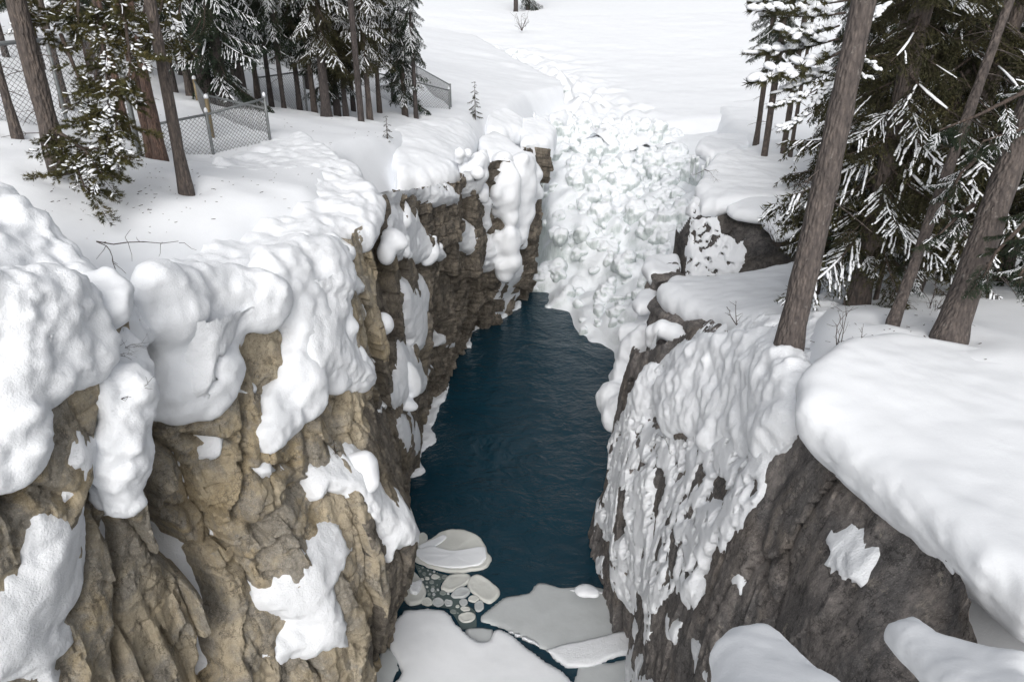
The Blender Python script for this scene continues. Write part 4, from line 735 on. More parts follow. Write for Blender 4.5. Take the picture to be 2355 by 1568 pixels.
M['bark'] = bark_mat('grey_brown_bark', (0.135,0.108,0.092), (0.045,0.038,0.036)); M['bark_red'] = bark_mat('reddish_bark', (0.16,0.10,0.075), (0.06,0.04,0.034))
M['bark_pale'] = bark_mat('lichen_bark', (0.135,0.112,0.10), (0.05,0.042,0.04), (0.21,0.195,0.18)); M['bark_dark'] = bark_mat('dark_bark', (0.085,0.07,0.065), (0.03,0.026,0.026))
M['twig'] = bark_mat('twig_bark', (0.10,0.075,0.06), (0.045,0.034,0.03))
class Mb:
    def __init__(s): s.V = []; s.T = []; s.Q = []; s.n = 0
    def add(s, V, T=None, Q=None):
        s.V.append(np.asarray(V, float))
        if T is not None and len(T): s.T.append(np.asarray(T)+s.n)
        if Q is not None and len(Q): s.Q.append(np.asarray(Q)+s.n)
        s.n += len(V)
    def arr(s): return np.concatenate(s.V), [np.concatenate(x) for x in (s.Q, s.T) if x]
def tube(P, rad, n=6, cap=True):
    P = np.asarray(P, float); k = len(P); rad = np.broadcast_to(rad, (k,))
    D = np.gradient(P, axis=0); D /= np.linalg.norm(D, axis=1, keepdims=True)+1e-9
    ref = np.array([0,0,1.0]) if abs(D[:,2]).mean() < 0.8 else np.array([1.0,0,0])
    A = np.cross(D, ref); A /= np.linalg.norm(A, axis=1, keepdims=True)+1e-9; Bv = np.cross(D, A)
    th = np.arange(n)*2*math.pi/n
    V = P[:,None] + rad[:,None,None]*(np.cos(th)[None,:,None]*A[:,None] + np.sin(th)[None,:,None]*Bv[:,None])
    i = np.arange(k-1)[:,None]*n; j = np.arange(n)[None]; j2 = (j+1)%n
    Q = np.stack([i+j, i+n+j, i+n+j2, i+j2], -1).reshape(-1,4)
    V = V.reshape(-1,3); T = None
    if cap:
        V = np.concatenate([V, P[:1], P[-1:]]); a, b = k*n, k*n+1
        T = np.array([(a, jj, (jj+1)%n) for jj in range(n)] + [(b, (k-1)*n+(jj+1)%n, (k-1)*n+jj) for jj in range(n)])
    return V, Q, T
def needles(P, D, rs, n, ln, wd, spread):
    """thin needle triangles round points P with growth direction D"""
    i = rs.integers(0, len(P), n); p = P[i]; d = D[i]
    v = rs.normal(size=(n,3)); v -= (v*d).sum(1,keepdims=True)*d; v /= np.linalg.norm(v,axis=1,keepdims=True)+1e-9
    a = d*(1-spread) + v*spread; a /= np.linalg.norm(a,axis=1,keepdims=True); L_ = ln*rs.uniform(.6,1.2,(n,1))
    s = np.cross(a, v); s /= np.linalg.norm(s,axis=1,keepdims=True)+1e-9
    V = np.stack([p-s*wd*.5, p+s*wd*.5, p+a*L_], 1).reshape(-1,3)
    return V, np.arange(3*n).reshape(-1,3)
def snow_strip(P, r, rs, n=5, flat=0.6, cap=True):
    P = np.asarray(P, float); k = len(P); w_ = r*np.sin(np.linspace(0.3, math.pi-0.3, k))**0.35*rs.uniform(.6,1.3,k)
    V, Q, T = tube(P+[0,0,0.4*r], w_, n, cap); c = np.repeat(P[:,2]+0.4*r, n); V[:k*n,2] = c + (V[:k*n,2]-c)*flat + 0.25*w_.repeat(n); return V, Q, T
def bough(kind, rs, L=1.0, snowy=0.6, fat=1.0):
    """a branch along +x, length L metres: stem, twigs with needles, and the snow lying on it"""
    W_, Nd, Sn = Mb(), Mb(), Mb(); snowy = 0.88 if rs.random() < snowy else snowy*0.12
    x = np.linspace(0, 1, 8); droop = rs.uniform(.16,.34); up = rs.uniform(.05,.2)
    stem = np.c_[x*L, 0.06*L*np.sin(x*3+rs.uniform(0,6)), -droop*L*x + up*L*x**3]
    V, Q, T = tube(stem, np.linspace(0.012*L+.006, 0.004, 8), 4, False); W_.add(V, None, Q)
    nt_ = int(11*L+5) if kind == 'spruce' else int(7*L+4)
    for s in np.linspace(0.14, 1.0, nt_):
        for sd in ((-1, 1) if s < 0.99 else (0,)):
            if rs.random() < 0.12: continue
            p0 = np.array([np.interp(s, x, stem[:,a]) for a in range(3)])
            tl = L*(0.42*(1-0.65*s)+0.05)*rs.uniform(.65,1.15) if kind == 'spruce' else L*rs.uniform(.14,.3)
            an = rs.uniform(.6,1.0)*sd; dr = -rs.uniform(.15,.65) if kind == 'spruce' else rs.uniform(-.35,.35)
            d = np.array([math.cos(an), math.sin(an), dr]); d /= np.linalg.norm(d)
            tt = np.linspace(0, 1, 5)[:,None]; tw = p0 + d*tl*tt + np.array([0,0,-.10 if kind == 'spruce' else .12])*tl*tt**2
            D = np.gradient(tw, axis=0); D /= np.linalg.norm(D,axis=1,keepdims=True)
            V, Q, T = tube(tw[[0,2,4]], [.005,.004,.003], 3, False); W_.add(V, None, Q)
            ti = rs.uniform(0.05, 1, 40)[:,None]; pp = p0 + d*tl*ti + np.array([0,0,-.10 if kind == 'spruce' else .12])*tl*ti**2; Dd = np.repeat(d[None], 40, 0)
            if kind == 'spruce':
                V, T = needles(pp, Dd, rs, int(9+30*tl), 0.085, 0.026, 0.55); Nd.add(V, T)
                for _ in range(int(2+5*tl)):                      # hanging side sprays
                    k = rs.integers(5, 40); q0 = pp[k]; dd = d*.5 + np.array([rs.normal()*.4, rs.normal()*.4, -rs.uniform(.3,.8)]); dd /= np.linalg.norm(dd); ll = tl*rs.uniform(.25,.5)
                    qq = q0 + dd*ll*rs.uniform(0,1,(20,1)); V, T = needles(qq, np.repeat(dd[None],20,0), rs, int(5+20*ll), 0.072, 0.024, 0.5); Nd.add(V, T)
                if rs.random() < snowy:
                    for g0 in np.arange(.08, .95, .12/max(tl,.12)):
                        if rs.random() < .22: continue
                        g_ = np.linspace(g0, min(1.02, g0+.13/max(tl,.12)), 3)[:,None]; sp_ = p0 + d*tl*g_ + np.array([0,0,-.10])*tl*g_**2 + rs.normal(size=3)*.008
                        V, Q, T = snow_strip(sp_, rs.uniform(.013,.026)*fat, rs, 4, cap=False); Sn.add(V, T, Q)
            else:
                V, T = needles(pp[ti[:,0]>.35], Dd[:int((ti>.35).sum())], rs, int(30+50*tl), 0.13, 0.020, 0.6); Nd.add(V, T)
                if rs.random() < snowy:
                    V, Q, T = snow_strip(tw[1:], rs.uniform(.035,.06)*fat, rs, 6); Sn.add(V, T, Q)
    if rs.random() < snowy+.2:
        a = rs.integers(1,4); V, Q, T = snow_strip(stem[a:a+4], rs.uniform(.018,.03)*min(fat,1.3), rs, 6); Sn.add(V, T, Q)
    return [m.arr() if m.n else None for m in (W_, Nd, Sn)]
PROTO = {k: [bough(k.split('_')[0], np.random.default_rng(900+i+h_), 1.5 if k.startswith('spruce') else 1.3, sn, ft) for i in range(7)]
         for h_, (k, sn, ft) in enumerate([('spruce', .6, 1.0), ('spruce_heavy', .60, 1.15), ('spruce_bare', .28, 1.0), ('pine', .35, 1.0), ('pine_heavy', 1.0, 1.9)])}
def put(dst, src, Mx, off):
    V, F = src; Vn = V@Mx.T + off
    q = [f for f in F if f.shape[1] == 4]; t = [f for f in F if f.shape[1] == 3]
    dst.add(Vn, t[0] if t else None, q[0] if q else None)
def rotm(az, pitch, roll, s):
    ca, sa, cp_, sp_, cr, sr = math.cos(az), math.sin(az), math.cos(pitch), math.sin(pitch), math.cos(roll), math.sin(roll)
    return s*np.array([[ca,-sa,0],[sa,ca,0],[0,0,1]])@np.array([[cp_,0,sp_],[0,1,0],[-sp_,0,cp_]])@np.array([[1,0,0],[0,cr,-sr],[0,sr,cr]])
def crown(kind, h0, h1, l0, l1, n, seed, pitch=(.0,.45), lean=(0,0)):
    """boughs round a trunk from height h0 to h1, length l0 at the bottom to l1 at the top -> wood, needles, snow"""
    rs = np.random.default_rng(seed); out = [Mb(), Mb(), Mb()]; az = rs.uniform(0,6)
    for i in range(n):
        f = (i+rs.uniform(0,1))/n; h = h0+(h1-h0)*f; az += 2.4+rs.normal()*.3
        if h > 7.6: break
        s = (l0+(l1-l0)*f)*rs.uniform(.6,1.15)/1.5; Mx = rotm(az, rs.uniform(*pitch), rs.normal()*.2, s)
        for d, src in zip(out, PROTO[kind][rs.integers(7)]):
            if src is not None: put(d, src, Mx, np.array([lean[0]*h, lean[1]*h, h]))
    return out
def crown_meshes(tag, out, nm):
    wood = mesh(tag+'_branches', *out[0].arr(), M['twig']); leaf = mesh(tag+'_needles', *out[1].arr(), M[nm], False)
    sn = mesh(tag+'_snow', *out[2].arr(), M['snow']) if out[2].n else None; return wood, leaf, sn
def trunk_mesh(tag, h, r0, r1, m, seed, dead=10, top=None, dead_range=(.1,.7)):
    rs = np.random.default_rng(seed); k = 22; z = np.linspace(-0.5, h, k); b = Mb()
    tp = np.zeros(3) if top is None else np.asarray(top, float)
    f = np.clip(z/h, 0, 1)[:,None]; P = np.c_[0.02*r0*20*np.sin(z*0.9+seed)*0.12, 0*z, z] + np.c_[tp[0]*f, tp[1]*f, 0*f]
    rad = (r0+(r1-r0)*np.clip(z/h,0,1))*(1+0.28*np.exp(-np.clip(z,0,None)/0.22))*(1+0.03*rs.normal(size=k))
    V, Q, T = tube(P, rad, 12)
    V[:-2] += 0.05*r0*fbm(V[:-2,0]*9, V[:-2,1]*9, V[:-2,2]*3, 3, seed)[:,None]*np.sign(V[:-2]-np.repeat(P,12,0))*[1,1,0]
    b.add(V, T, Q)
    for _ in range(dead):                                                     # dead lower twigs
        fr = rs.uniform(*dead_range); p = np.array([np.interp(fr*h, z, P[:,a]) for a in range(3)]); a = rs.uniform(0,6.28); L_ = rs.uniform(.3,1.1)*(0.6+r0)
        s = np.linspace(0,1,5)[:,None]; d = np.array([math.cos(a), math.sin(a), rs.uniform(-.5,.25)])
        q = p + d*L_*s + np.array([rs.normal()*.15, rs.normal()*.15, -.25])*L_*s**2
        V, Q, T = tube(q, np.linspace(.012,.004,5), 4, False); b.add(V, None, Q)
        for e in range(2):
            k0 = rs.integers(1,4); q2 = q[k0]+ (d+rs.normal(size=3)*.6)*L_*.4*np.linspace(0,1,3)[:,None]; V, Q, T = tube(q2, [.006,.005,.003], 3, False); b.add(V, None, Q)
    return mesh(tag+'_trunk', *b.arr(), M[m])
def tree(name, base, label, h=9.0, r0=.14, r1=.05, bark='bark', cr=None, rot=0.0, seed=1, top=None, group=None, dead=10, scale=1.0, cat='tree', dr=(.1,.7)):
    """an Empty at the foot; parts: trunk, crown (> branch_wood) and snow_load"""
    p = at(*base) if len(base) == 3 and not isinstance(base, np.ndarray) else np.asarray(base)
    e = link(name, None, label=label, cat=cat, group=group, loc=p); e.empty_display_size = 0.3
    link('trunk', trunk_mesh(name, h, r0, r1, bark, seed, dead, top, dr), e)
    if cr:
        wood, leaf, sn = cr; c = link('crown', leaf, e); c.rotation_euler[2] = rot; c.scale = (scale,)*3
        link('branch_wood', wood, c)
        if sn: s_ = link('snow_load', sn, e, kind='stuff'); s_.rotation_euler[2] = rot; s_.scale = (scale,)*3
    return e
C = {}
C['a'] = crown_meshes('spruce_a', crown('spruce', 1.0, 10.5, 1.55, 0.6, 74, 1, (.3,.85)), 'spruce')
C['c'] = crown_meshes('spruce_c', crown('spruce', 3.0, 11, 1.7, 0.6, 60, 3, (.3,.8)), 'spruce')
C['d'] = crown_meshes('spruce_d', crown('spruce', 3.2, 11, 1.2, 0.55, 60, 4, (.35,.9)), 'spruce')
C['e'] = crown_meshes('spruce_e', crown('spruce_heavy', 0.9, 10, 2.2, 0.9, 60, 5, (.1,.5)), 'spruce')
C['f'] = crown_meshes('spruce_f', crown('spruce_bare', 1.6, 10, 2.0, 0.8, 80, 6, (.1,.6)), 'olive')
C['g'] = crown_meshes('spruce_g', crown('spruce_bare', 4.4, 12, 1.25, 0.6, 60, 8, (.3,.8)), 'spruce')
C['h'] = crown_meshes('spruce_h', crown('spruce', 2.4, 11, 1.5, 0.6, 72, 9, (.3,.85)), 'olive')
C['s'] = crown_meshes('sapling', crown('spruce', 0.15, 1.9, 0.55, 0.12, 22, 7, (.1,.5)), 'olive')
GLF = 'conifers behind the fences on the left bank'
def L(px, py, d, label, name='spruce_tree', **kw): return tree(name, (px, py, d), label, group=GLF, **kw)
L(35,296,17.5,'slim bare trunk at the far left edge, left of the forked pine', 'pine_tree', h=7, r0=.10, seed=11)
L(150,240,21,'thin trunk rising behind the far left wire fence', 'pine_tree', h=8, r0=.12, seed=12, bark='bark')
L(285,275,20.5,'leaning thin trunk half hidden by olive pine boughs', 'pine_tree', h=8, r0=.10, seed=13, bark='bark_red')
L(343,342,19.6,'leftmost of three reddish stems behind the near fence', 'pine_tree', h=7, r0=.11, seed=14, bark='bark_red')
L(356,350,19.8,'thin middle stem of three reddish stems behind the near fence', 'pine_tree', h=7, r0=.09, seed=15, bark='bark_red')
L(370,362,19.4,'rightmost and thickest of three reddish stems behind the near fence', 'pine_tree', h=8, r0=.15, seed=16, bark='bark_red')
L(425,420,16.5,'bare grey trunk standing alone in front of the near fence', 'pine_tree', h=6, r0=.135, r1=.09, seed=17, dead=2, dr=(.6,.9))
L(480,238,27,'stout dark trunk behind the yellow fence post', h=10, r0=.25, r1=.12, seed=18, bark='bark_dark', cr=C['c'], rot=.4)
L(448,205,29,'dark trunk left of the stout one behind the yellow fence post', h=9, r0=.16, seed=19, bark='bark_dark')
L(520,255,27,'snow dusted spruce drooping over the corner of the near fence', h=11, r0=.22, seed=20, bark='bark_dark', cr=C['a'], rot=1.1, scale=1.15)
L(555,200,33,'trunk behind the snow dusted spruce by the fence corner', h=10, r0=.15, seed=21, bark='bark_dark', cr=C['d'], rot=2.0)
L(655,262,31,'slim dark trunk standing at the bend of the snow bank', h=10, r0=.10, r1=.08, seed=22, bark='bark_dark', dead=8, cr=C['d'], rot=.9, scale=.9)
L(707,205,38,'far trunk left of the middle spruces, beside a fence post', h=10, r0=.14, seed=23, bark='bark_dark')
L(752,272,30.5,'stout trunked spruce, left of the pair above the snow gully', h=11, r0=.21, seed=24, bark='bark_dark', cr=C['h'], rot=.3, scale=1.1)
L(775,250,33,'spruce with drooping skirts behind the stout trunk', h=11, r0=.14, seed=25, bark='bark_dark', cr=C['a'], rot=2.6, scale=1.1)
L(831,284,30.5,'straight black trunk, right of the pair above the snow gully', h=11, r0=.125, r1=.11, seed=26, bark='bark_dark', dead=6)
L(850,268,31.5,'spruce with sweeping lower boughs right of the black trunk', h=11, r0=.12, seed=27, bark='bark', cr=C['h'], rot=1.9, scale=1.0)
L(931,258,36,'snowy spruce, left of the pair beside the far fence', h=11, r0=.13, seed=28, bark='bark', cr=C['a'], rot=.7, scale=.85)
L(957,264,35.5,'slim dark trunk, right of the pair beside the far fence', h=11, r0=.10, r1=.09, seed=29, bark='bark_dark', cr=C['d'], rot=2.2, scale=.95)
NUM = 'first second third fourth fifth sixth seventh eighth ninth tenth eleventh twelfth thirteenth fourteenth fifteenth sixteenth seventeenth eighteenth nineteenth twentieth twenty-first twenty-second twenty-third twenty-fourth'.split()
FAR = [(580,160,42,.16),(612,130,48,.15),(640,150,44,.13),(675,175,42,.15),(540,190,36,.14),(500,180,40,.15),(420,190,34,.16),(395,210,31,.13),(250,170,34,.15),(215,190,30,.13),(60,120,36,.15),(100,170,28,.12),(310,190,31,.13),(470,150,44,.15),(525,140,46,.14),(560,120,50,.15),(700,130,50,.14),(735,150,46,.13),(770,140,50,.13),(350,170,36,.14),(180,130,38,.14),(20,150,30,.13),(850,170,50,.12)]
MID = [(405,232,28,.13,'h'),(437,222,27.5,.12,'c'),(505,215,31,.13,'h'),(566,236,30,.11,'c'),(592,214,33.5,.12,'h'),(622,222,33,.10,'d'),(688,238,32.5,.11,'h'),(722,246,32,.12,'c'),(795,258,32,.11,'h'),(812,240,35,.10,'d'),(872,240,35,.11,'h'),(905,225,39,.11,'c'),(238,240,24,.10,'d'),(75,210,24,.11,'d')]
for i, (px, py, d, r_) in enumerate(FAR):
    L(px, py, d, 'far conifer behind the left fences, %s from the left in the back row' % NUM[sorted(range(len(FAR)), key=lambda k: FAR[k][0]).index(i)], h=12, r0=r_, seed=40+i, bark='bark_dark', dead=14, cr=[C['h'], C['d'], C['h'], C['h'], C['c']][i%5], rot=i*1.3)
for i, (px, py, d, r_, c_) in enumerate(MID):
    L(px, py, d, 'slim conifer close behind the left fences, %s from the left in the front row' % NUM[sorted(range(len(MID)), key=lambda k: MID[k][0]).index(i)], h=11, r0=r_, r1=.06, seed=240+i, bark=['bark_dark','bark','bark_dark'][i%3], dead=14, cr=C[c_], rot=i*2.1, scale=.95)
# the olive pine leaning over the gully
pe = tree('pine_tree', (128,345,15.6), 'old pine with olive drooping boughs hanging over the gully', h=6.5, r0=.20, r1=.12, bark='bark', seed=60, dead=14, dr=(.05,.6), group=GLF)
rsP = np.random.default_rng(77); out = [Mb(), Mb(), Mb()]; pb = at(128,345,15.6)
def hang(kind, pts, seed, s=1.0, out=out, origin=pb, dens=6.8):
    """boughs along a limb given by points"""
    rs = np.random.default_rng(seed); P = np.array([at(*p) for p in pts])-origin
    V, Q, T = tube(P, np.linspace(.045,.012,len(P)), 6, False); out[0].add(V, None, Q)
    seg = np.linalg.norm(np.diff(P,axis=0),axis=1).sum(); n = int(seg*dens)+2
    for i in range(n):
        f = rs.uniform(.12,1)*(len(P)-1); k = min(int(f), len(P)-2); p = P[k]+(P[k+1]-P[k])*(f-k); d = P[k+1]-P[k]
        az = math.atan2(d[1], d[0])+rs.normal()*1.1; Mx = rotm(az, rs.uniform(-.1,.9), rs.normal()*.3, s*rs.uniform(.3,.62))
        for dst, src in zip(out, PROTO[kind][rs.integers(7)]):
            if src is not None: put(dst, src, Mx, p)
for i, pts in enumerate([[(200,-60,15.4),(230,60,15),(245,170,14.7),(250,270,14.5)],[(300,-60,15.8),(270,40,15.4),(235,110,15),(215,200,14.8)],[(180,-40,15.3),(180,60,15),(200,150,14.8)],[(340,-40,16.5),(330,40,16.2),(300,90,15.9)],[(250,180,14.8),(270,260,14.6),(265,330,14.4)],[(110,290,15.4),(160,320,15),(200,350,14.6),(230,400,14.3)],[(120,310,15.3),(170,370,14.8),(195,430,14.3)],[(130,330,15.2),(190,340,14.8),(270,345,14.5)],[(220,250,14.8),(250,320,14.5),(245,380,14.3)],[(420,-40,20),(410,50,19.6),(420,120,19.4)],[(160,-50,15.5),(140,30,15.3),(120,80,15.2)],[(380,-60,16.5),(370,20,16.2),(350,80,16)],[(260,-60,15),(290,60,14.8),(300,150,14.7),(290,230,14.6)],[(80,-50,16),(70,20,15.8),(90,60,15.6)],[(140,80,15.2),(190,200,14.9),(230,300,14.6)]]):
    hang('pine', pts, 80+i)
wood, leaf, sn = crown_meshes('old_pine', out, 'pine'); c_ = link('crown', leaf, pe); link('branch_wood', wood, c_); link('snow_load', sn, pe, kind='stuff')
# saplings on the rim
for i, (px, py, d, s, lab) in enumerate([(1093,275,39.5,1.0,'lone snowy sapling on the rim beside the far fence'),(893,345,26.8,.62,'little fir poking from the snow gully below the spruces'),(775,1075,15.5,.36,'tiny green fir growing on a ledge of the left cliff')]):
    tree('fir_sapling', (px, py, d), lab, h=1.9*s, r0=.03, r1=.006, cr=C['s'], rot=i, seed=70+i, scale=s*1.05, dead=0, cat='sapling')
GRF = 'conifers on the right bank'
def Rt(px, py, d, label, name='spruce_tree', **kw): return tree(name, (px, py, d), label, group=GRF, **kw)
b1 = at(1812,806,12); t1 = at(1962,-20,11.2)
h1_ = t1[2]-b1[2]; bt = tree('pine_tree', b1, 'big leaning trunk in front of the right forest, snowy bough tuft up high', h=h1_+1, r0=.205, r1=.15, bark='bark_pale', seed=100, top=((t1-b1)[0]*1.1*.55, (t1-b1)[1]*.3), dead=5, dr=(.3,.6), group=GRF)
out = [Mb(), Mb(), Mb()]; rs = np.random.default_rng(5)
for (px, py, az, s, pt) in [(1935,60,3.3,.75,.0),(1930,90,3.0,.85,.1),(1925,120,3.4,.95,.15),(1935,150,3.1,.65,.35),(1940,30,3.2,.9,-.05),(1950,0,3.0,.9,0),(1945,140,-.3,.35,.5),(1955,60,.4,.5,-.4),(1930,170,3.6,.4,.6),(1950,110,-.5,.4,.4),(1880,205,3.2,.5,.2),(1870,260,3.3,.4,.4)]:
    for dst, src in zip(out, PROTO['pine_heavy'][rs.integers(7)]):
        if src is not None: put(dst, src, rotm(az, pt, 0, s*1.0), at(px, py, 11.3)-b1)
wood, leaf, sn = crown_meshes('big_pine', out, 'olive'); c_ = link('crown', leaf, bt); link('branch_wood', wood, c_); link('snow_load', sn, bt, kind='stuff')
Rt(1755,374,33,'second of four slim trunks on the far rock, foliage high up', h=12, r0=.14, r1=.11, seed=101, cr=C['g'], rot=.5, scale=1.0)
Rt(1738,333,37,'leftmost of four slim trunks on the far rock', h=12, r0=.13, r1=.10, seed=102, cr=C['g'], rot=2.5, scale=1.0)
Rt(1800,358,33.5,'third of four slim trunks on the far rock', h=12, r0=.13, r1=.09, seed=103)
Rt(1817,360,33,'rightmost and thinnest of four slim trunks on the far rock', h=8, r0=.09, r1=.05, seed=104)
Rt(1883,645,19,'thin young spruce right behind the big leaning trunk', h=7, r0=.065, r1=.03, seed=105, cr=C['f'], rot=1, scale=.55)
Rt(1970,706,15.5,'thick straight trunk under snowy fan boughs', h=9, r0=.22, r1=.15, seed=106, bark='bark', cr=C['f'], rot=.2, scale=1.0)
Rt(2085,700,17,'stout trunk behind the thin leaning lichen trunk', h=9, r0=.20, r1=.14, seed=107, bark='bark', cr=C['f'], rot=2.2, scale=1.1, top=(1.2,.2))
b8 = at(2052,746,13); t8 = at(2330,-20,12.2); tree('pine_tree', b8, 'thin pale lichen trunk leaning far to the right', h=t8[2]-b8[2], r0=.095, r1=.075, bark='bark_pale', seed=108, top=((t8-b8)[0],(t8-b8)[1]), dead=14, dr=(.3,.95), group=GRF)
b9 = at(2183,770,12); t9 = at(2440,60,11); t9o = tree('pine_tree', b9, 'heaviest lichen speckled trunk leaning out at the right edge', h=t9[2]-b9[2], r0=.225, r1=.18, bark='bark_pale', seed=109, top=((t9-b9)[0],(t9-b9)[1]), dead=10, group=GRF)
for i, (px, py, d, cr_, s, lab) in enumerate([(1965,585,24,'h',.8,'snow laden spruce beside the big leaning trunk'),(2010,600,22,'f',1.2,'dark dense spruce in the middle of the right forest'),(2110,620,20.5,'e',1.0,'snow laden spruce between the stout trunk and the leaning trunk'),(2200,610,21,'f',1.2,'dark spruce behind the heaviest lichen trunk'),(2310,620,18.5,'e',1.05,'snowy spruce at the right edge behind the heaviest trunk'),(2390,650,16,'f',1.1,'dark spruce cut by the right edge')]):
    Rt(px, py, d, lab, h=11, r0=.17, r1=.1, seed=120+i, bark='bark', cr=C[cr_], rot=i*1.1, scale=s)
FARR = [(1885,470,31),(1900,500,29),(1960,520,28),(2060,540,27),(2150,540,27),(2250,540,26),(2330,560,25),(2400,520,28),(2050,480,33),(2200,470,34),(2300,470,33),(1930,450,36)]
for i, (px, py, d) in enumerate(FARR):
    Rt(px, py, d, 'far spruce deep in the right bank forest, %s from the left' % NUM[sorted(range(len(FARR)), key=lambda k: FARR[k][0]).index(i)], h=13, r0=.16, seed=140+i, bark='bark_dark', cr=C['dhfefhfhfhfd'[i]], rot=i*.9, scale=1.25, dead=12)
# snow laden boughs reaching in at the right edge
out = [Mb(), Mb(), Mb()]
for i, pts in enumerate([[(2450,150,11),(2350,215,11),(2250,265,11),(2160,300,11.2)],[(2420,260,11),(2340,300,11),(2260,325,11)],[(2430,430,11),(2350,520,11),(2290,580,11),(2260,640,11)],[(2440,480,10.6),(2380,580,10.6),(2330,660,10.6)],[(2240,470,12),(2200,500,12),(2160,540,12)],[(2280,330,12),(2210,400,12),(2170,470,12)]]):
    hang('spruce_heavy', pts, 210+i, 0.55, out, b9, 5.5)
wood, leaf, sn = crown_meshes('edge_boughs', out, 'spruce'); c_ = link('crown', leaf, t9o); link('branch_wood', wood, c_); link('snow_load', sn, t9o, kind='stuff')
fo = tree('spruce_tree', (2010,705,15.8), 'low snowy fan of boughs hiding a slender stem right of the thick straight trunk', h=5, r0=.05, r1=.03, bark='bark', seed=180, dead=6, group=GRF); bo = at(2010,705,15.8); out = [Mb(), Mb(), Mb()]
for i, pts in enumerate([[(2030,480,15.2),(1980,510,15),(1930,545,14.8)],[(2040,450,15.2),(2090,440,15),(2130,455,14.8)],[(2030,520,15),(2060,560,14.8),(2100,585,14.6)],[(2020,560,15),(1985,590,14.8)],[(2030,400,15.3),(1990,430,15),(1945,450,14.8)],[(2050,600,15),(2110,640,14.8)]]):
    hang('spruce_heavy', pts, 230+i, 0.6, out, bo, 7.5)
wood, leaf, sn = crown_meshes('fan_boughs', out, 'spruce'); c_ = link('crown', leaf, fo); link('branch_wood', wood, c_); link('snow_load', sn, fo, kind='stuff')
# far bank
for i, (px, py, d, cr_) in enumerate([(1186,34,104,None),(1214,30,106,'a'),(1068,12,125,None),(1141,14,122,None),(1460,4,130,None),(1290,2,132,None)]):
    tree('spruce_tree', (px, py, d), ['bare trunk at the top of the picture on the far bank','bushy spruce beside the bare trunk on the far bank','thin pole trunk on the far bank, leftmost','thin pole trunk on the far bank, second from left','thin trunk on the far bank, right of centre','thin trunk on the far bank above the falls'][i], h=12, r0=.32 if i < 2 else .22, seed=170+i, bark='bark_dark', cr=C[cr_] if cr_ else None, scale=1.7, group='trees on the far bank')

# ================================================================== FENCES
def metal_mat(name, col, rust=0.0):
    m, t, b = mat(name); n = noise(t, coords(t), 9.0, 5, 0.7)
    t.links.new(ramp(t, n, [(0.35, tuple(x*.7 for x in col)), (0.65, col)]), b.inputs['Base Color']); b.inputs['Metallic'].default_value = 0.35; b.inputs['Roughness'].default_value = 0.55; return m
M['galv'] = metal_mat('galvanised_steel', (0.22,0.235,0.24)); M['rusty'] = metal_mat('weathered_post', (0.24,0.19,0.11)); M['wire'] = metal_mat('fence_wire', (0.20,0.20,0.20))
def fence(label, posts, h, cell=0.13, rails=(1.0,), wire=True, post_r=.045, pm='galv', snow=True, rail_r=.036, wr=.0065, bury=.8):
    """posts: foot points; a child for every post and rail, one for the woven wire"""
    P = [at(*p) for p in posts]; hs_ = h if hasattr(h, '__len__') else [h]*len(P); o = link('chain_link_fence', None, label=label, cat='fence', loc=P[0]); o.empty_display_size = .3; O = P[0]
    for p, hh in zip(P, hs_):
        V, Q, T = tube([p-O-[0,0,bury], p-O+[0,0,hh*.5], p-O+[0,0,hh+.07]], post_r, 10); link('post', mesh('post', V, [Q, T], M[pm]), o)
        if snow:
            b_ = Mb(); V, Q, T = tube([[0,0,0],[0,0,.05],[0,0,.10],[0,0,.13]], [post_r*1.0,post_r*1.15,post_r*.85,.01], 10); link('snow_tuft', mesh('snow_tuft', V+(p-O+[0,0,hh+.06]), [Q, T], M['snow']), o)
    for a, b, ha, hb in zip(P[:-1], P[1:], hs_[:-1], hs_[1:]):
        for f in rails:
            V, Q, T = tube([a-O+[0,0,ha*f], (a+b)/2-O+[0,0,(ha+hb)/2*f], b-O+[0,0,hb*f]], rail_r, 8); link('rail', mesh('rail', V, [Q, T], M['galv']), o)
        if not wire: continue
        B_ = Mb(); Lh = np.linalg.norm((b-a)[:2]); lo = -bury; n = int((Lh+3)/cell)
        for k in range(-int(3/cell), n):
            for s in (1, -1):
                x0 = k*cell; hm = (ha+hb)/2
                s0, s1 = (x0, x0+(hm-lo)) if s > 0 else (x0+(hm-lo), x0)
                pa, pb_ = np.array([s0, lo]), np.array([s1, hm]); d = pb_-pa; t0, t1 = 0.0, 1.0
                for lim, sg in ((0, 1), (Lh, -1)):
                    den = d[0]*sg; num = (lim-pa[0])*sg
                    if den > 0: t0 = max(t0, num/den)
                    else: t1 = min(t1, num/den)
                if t1-t0 < .02: continue
                def w3(q): f = q[0]/Lh; hh = ha+(hb-ha)*f; return (a+(b-a)*f)-O+np.array([0,0,lo+(q[1]-lo)/(hm-lo)*(hh-lo)])
                V, Q, T = tube([w3(pa+d*t0), w3(pa+d*t1)], wr, 3, False); B_.add(V, None, Q)
        link('wire_netting', mesh('wire_netting', *B_.arr(), M['wire']), o)
    return o
fence('near chain link fence with a thick grey top pipe above the broad snow shelf', [(326,377,20.5),(490,352,21.6),(621,321,22.8)], [.95,1.08,1.2], .12)
fence('short fence return with yellowish posts behind the near fence', [(458,248,26.5),(492,330,22.6)], [.9,1.25], .12, pm='rusty', post_r=.06)
fence('dark rail running back from the near fence corner post', [(484,262,25.5),(618,300,23.4)], [.6,.65], .12, snow=False)
fence('far left chain link fence under the pine boughs', [(-60,292,17.6),(150,265,19.2),(300,250,21)], [1.75,1.8,1.8], .13, rail_r=.05)
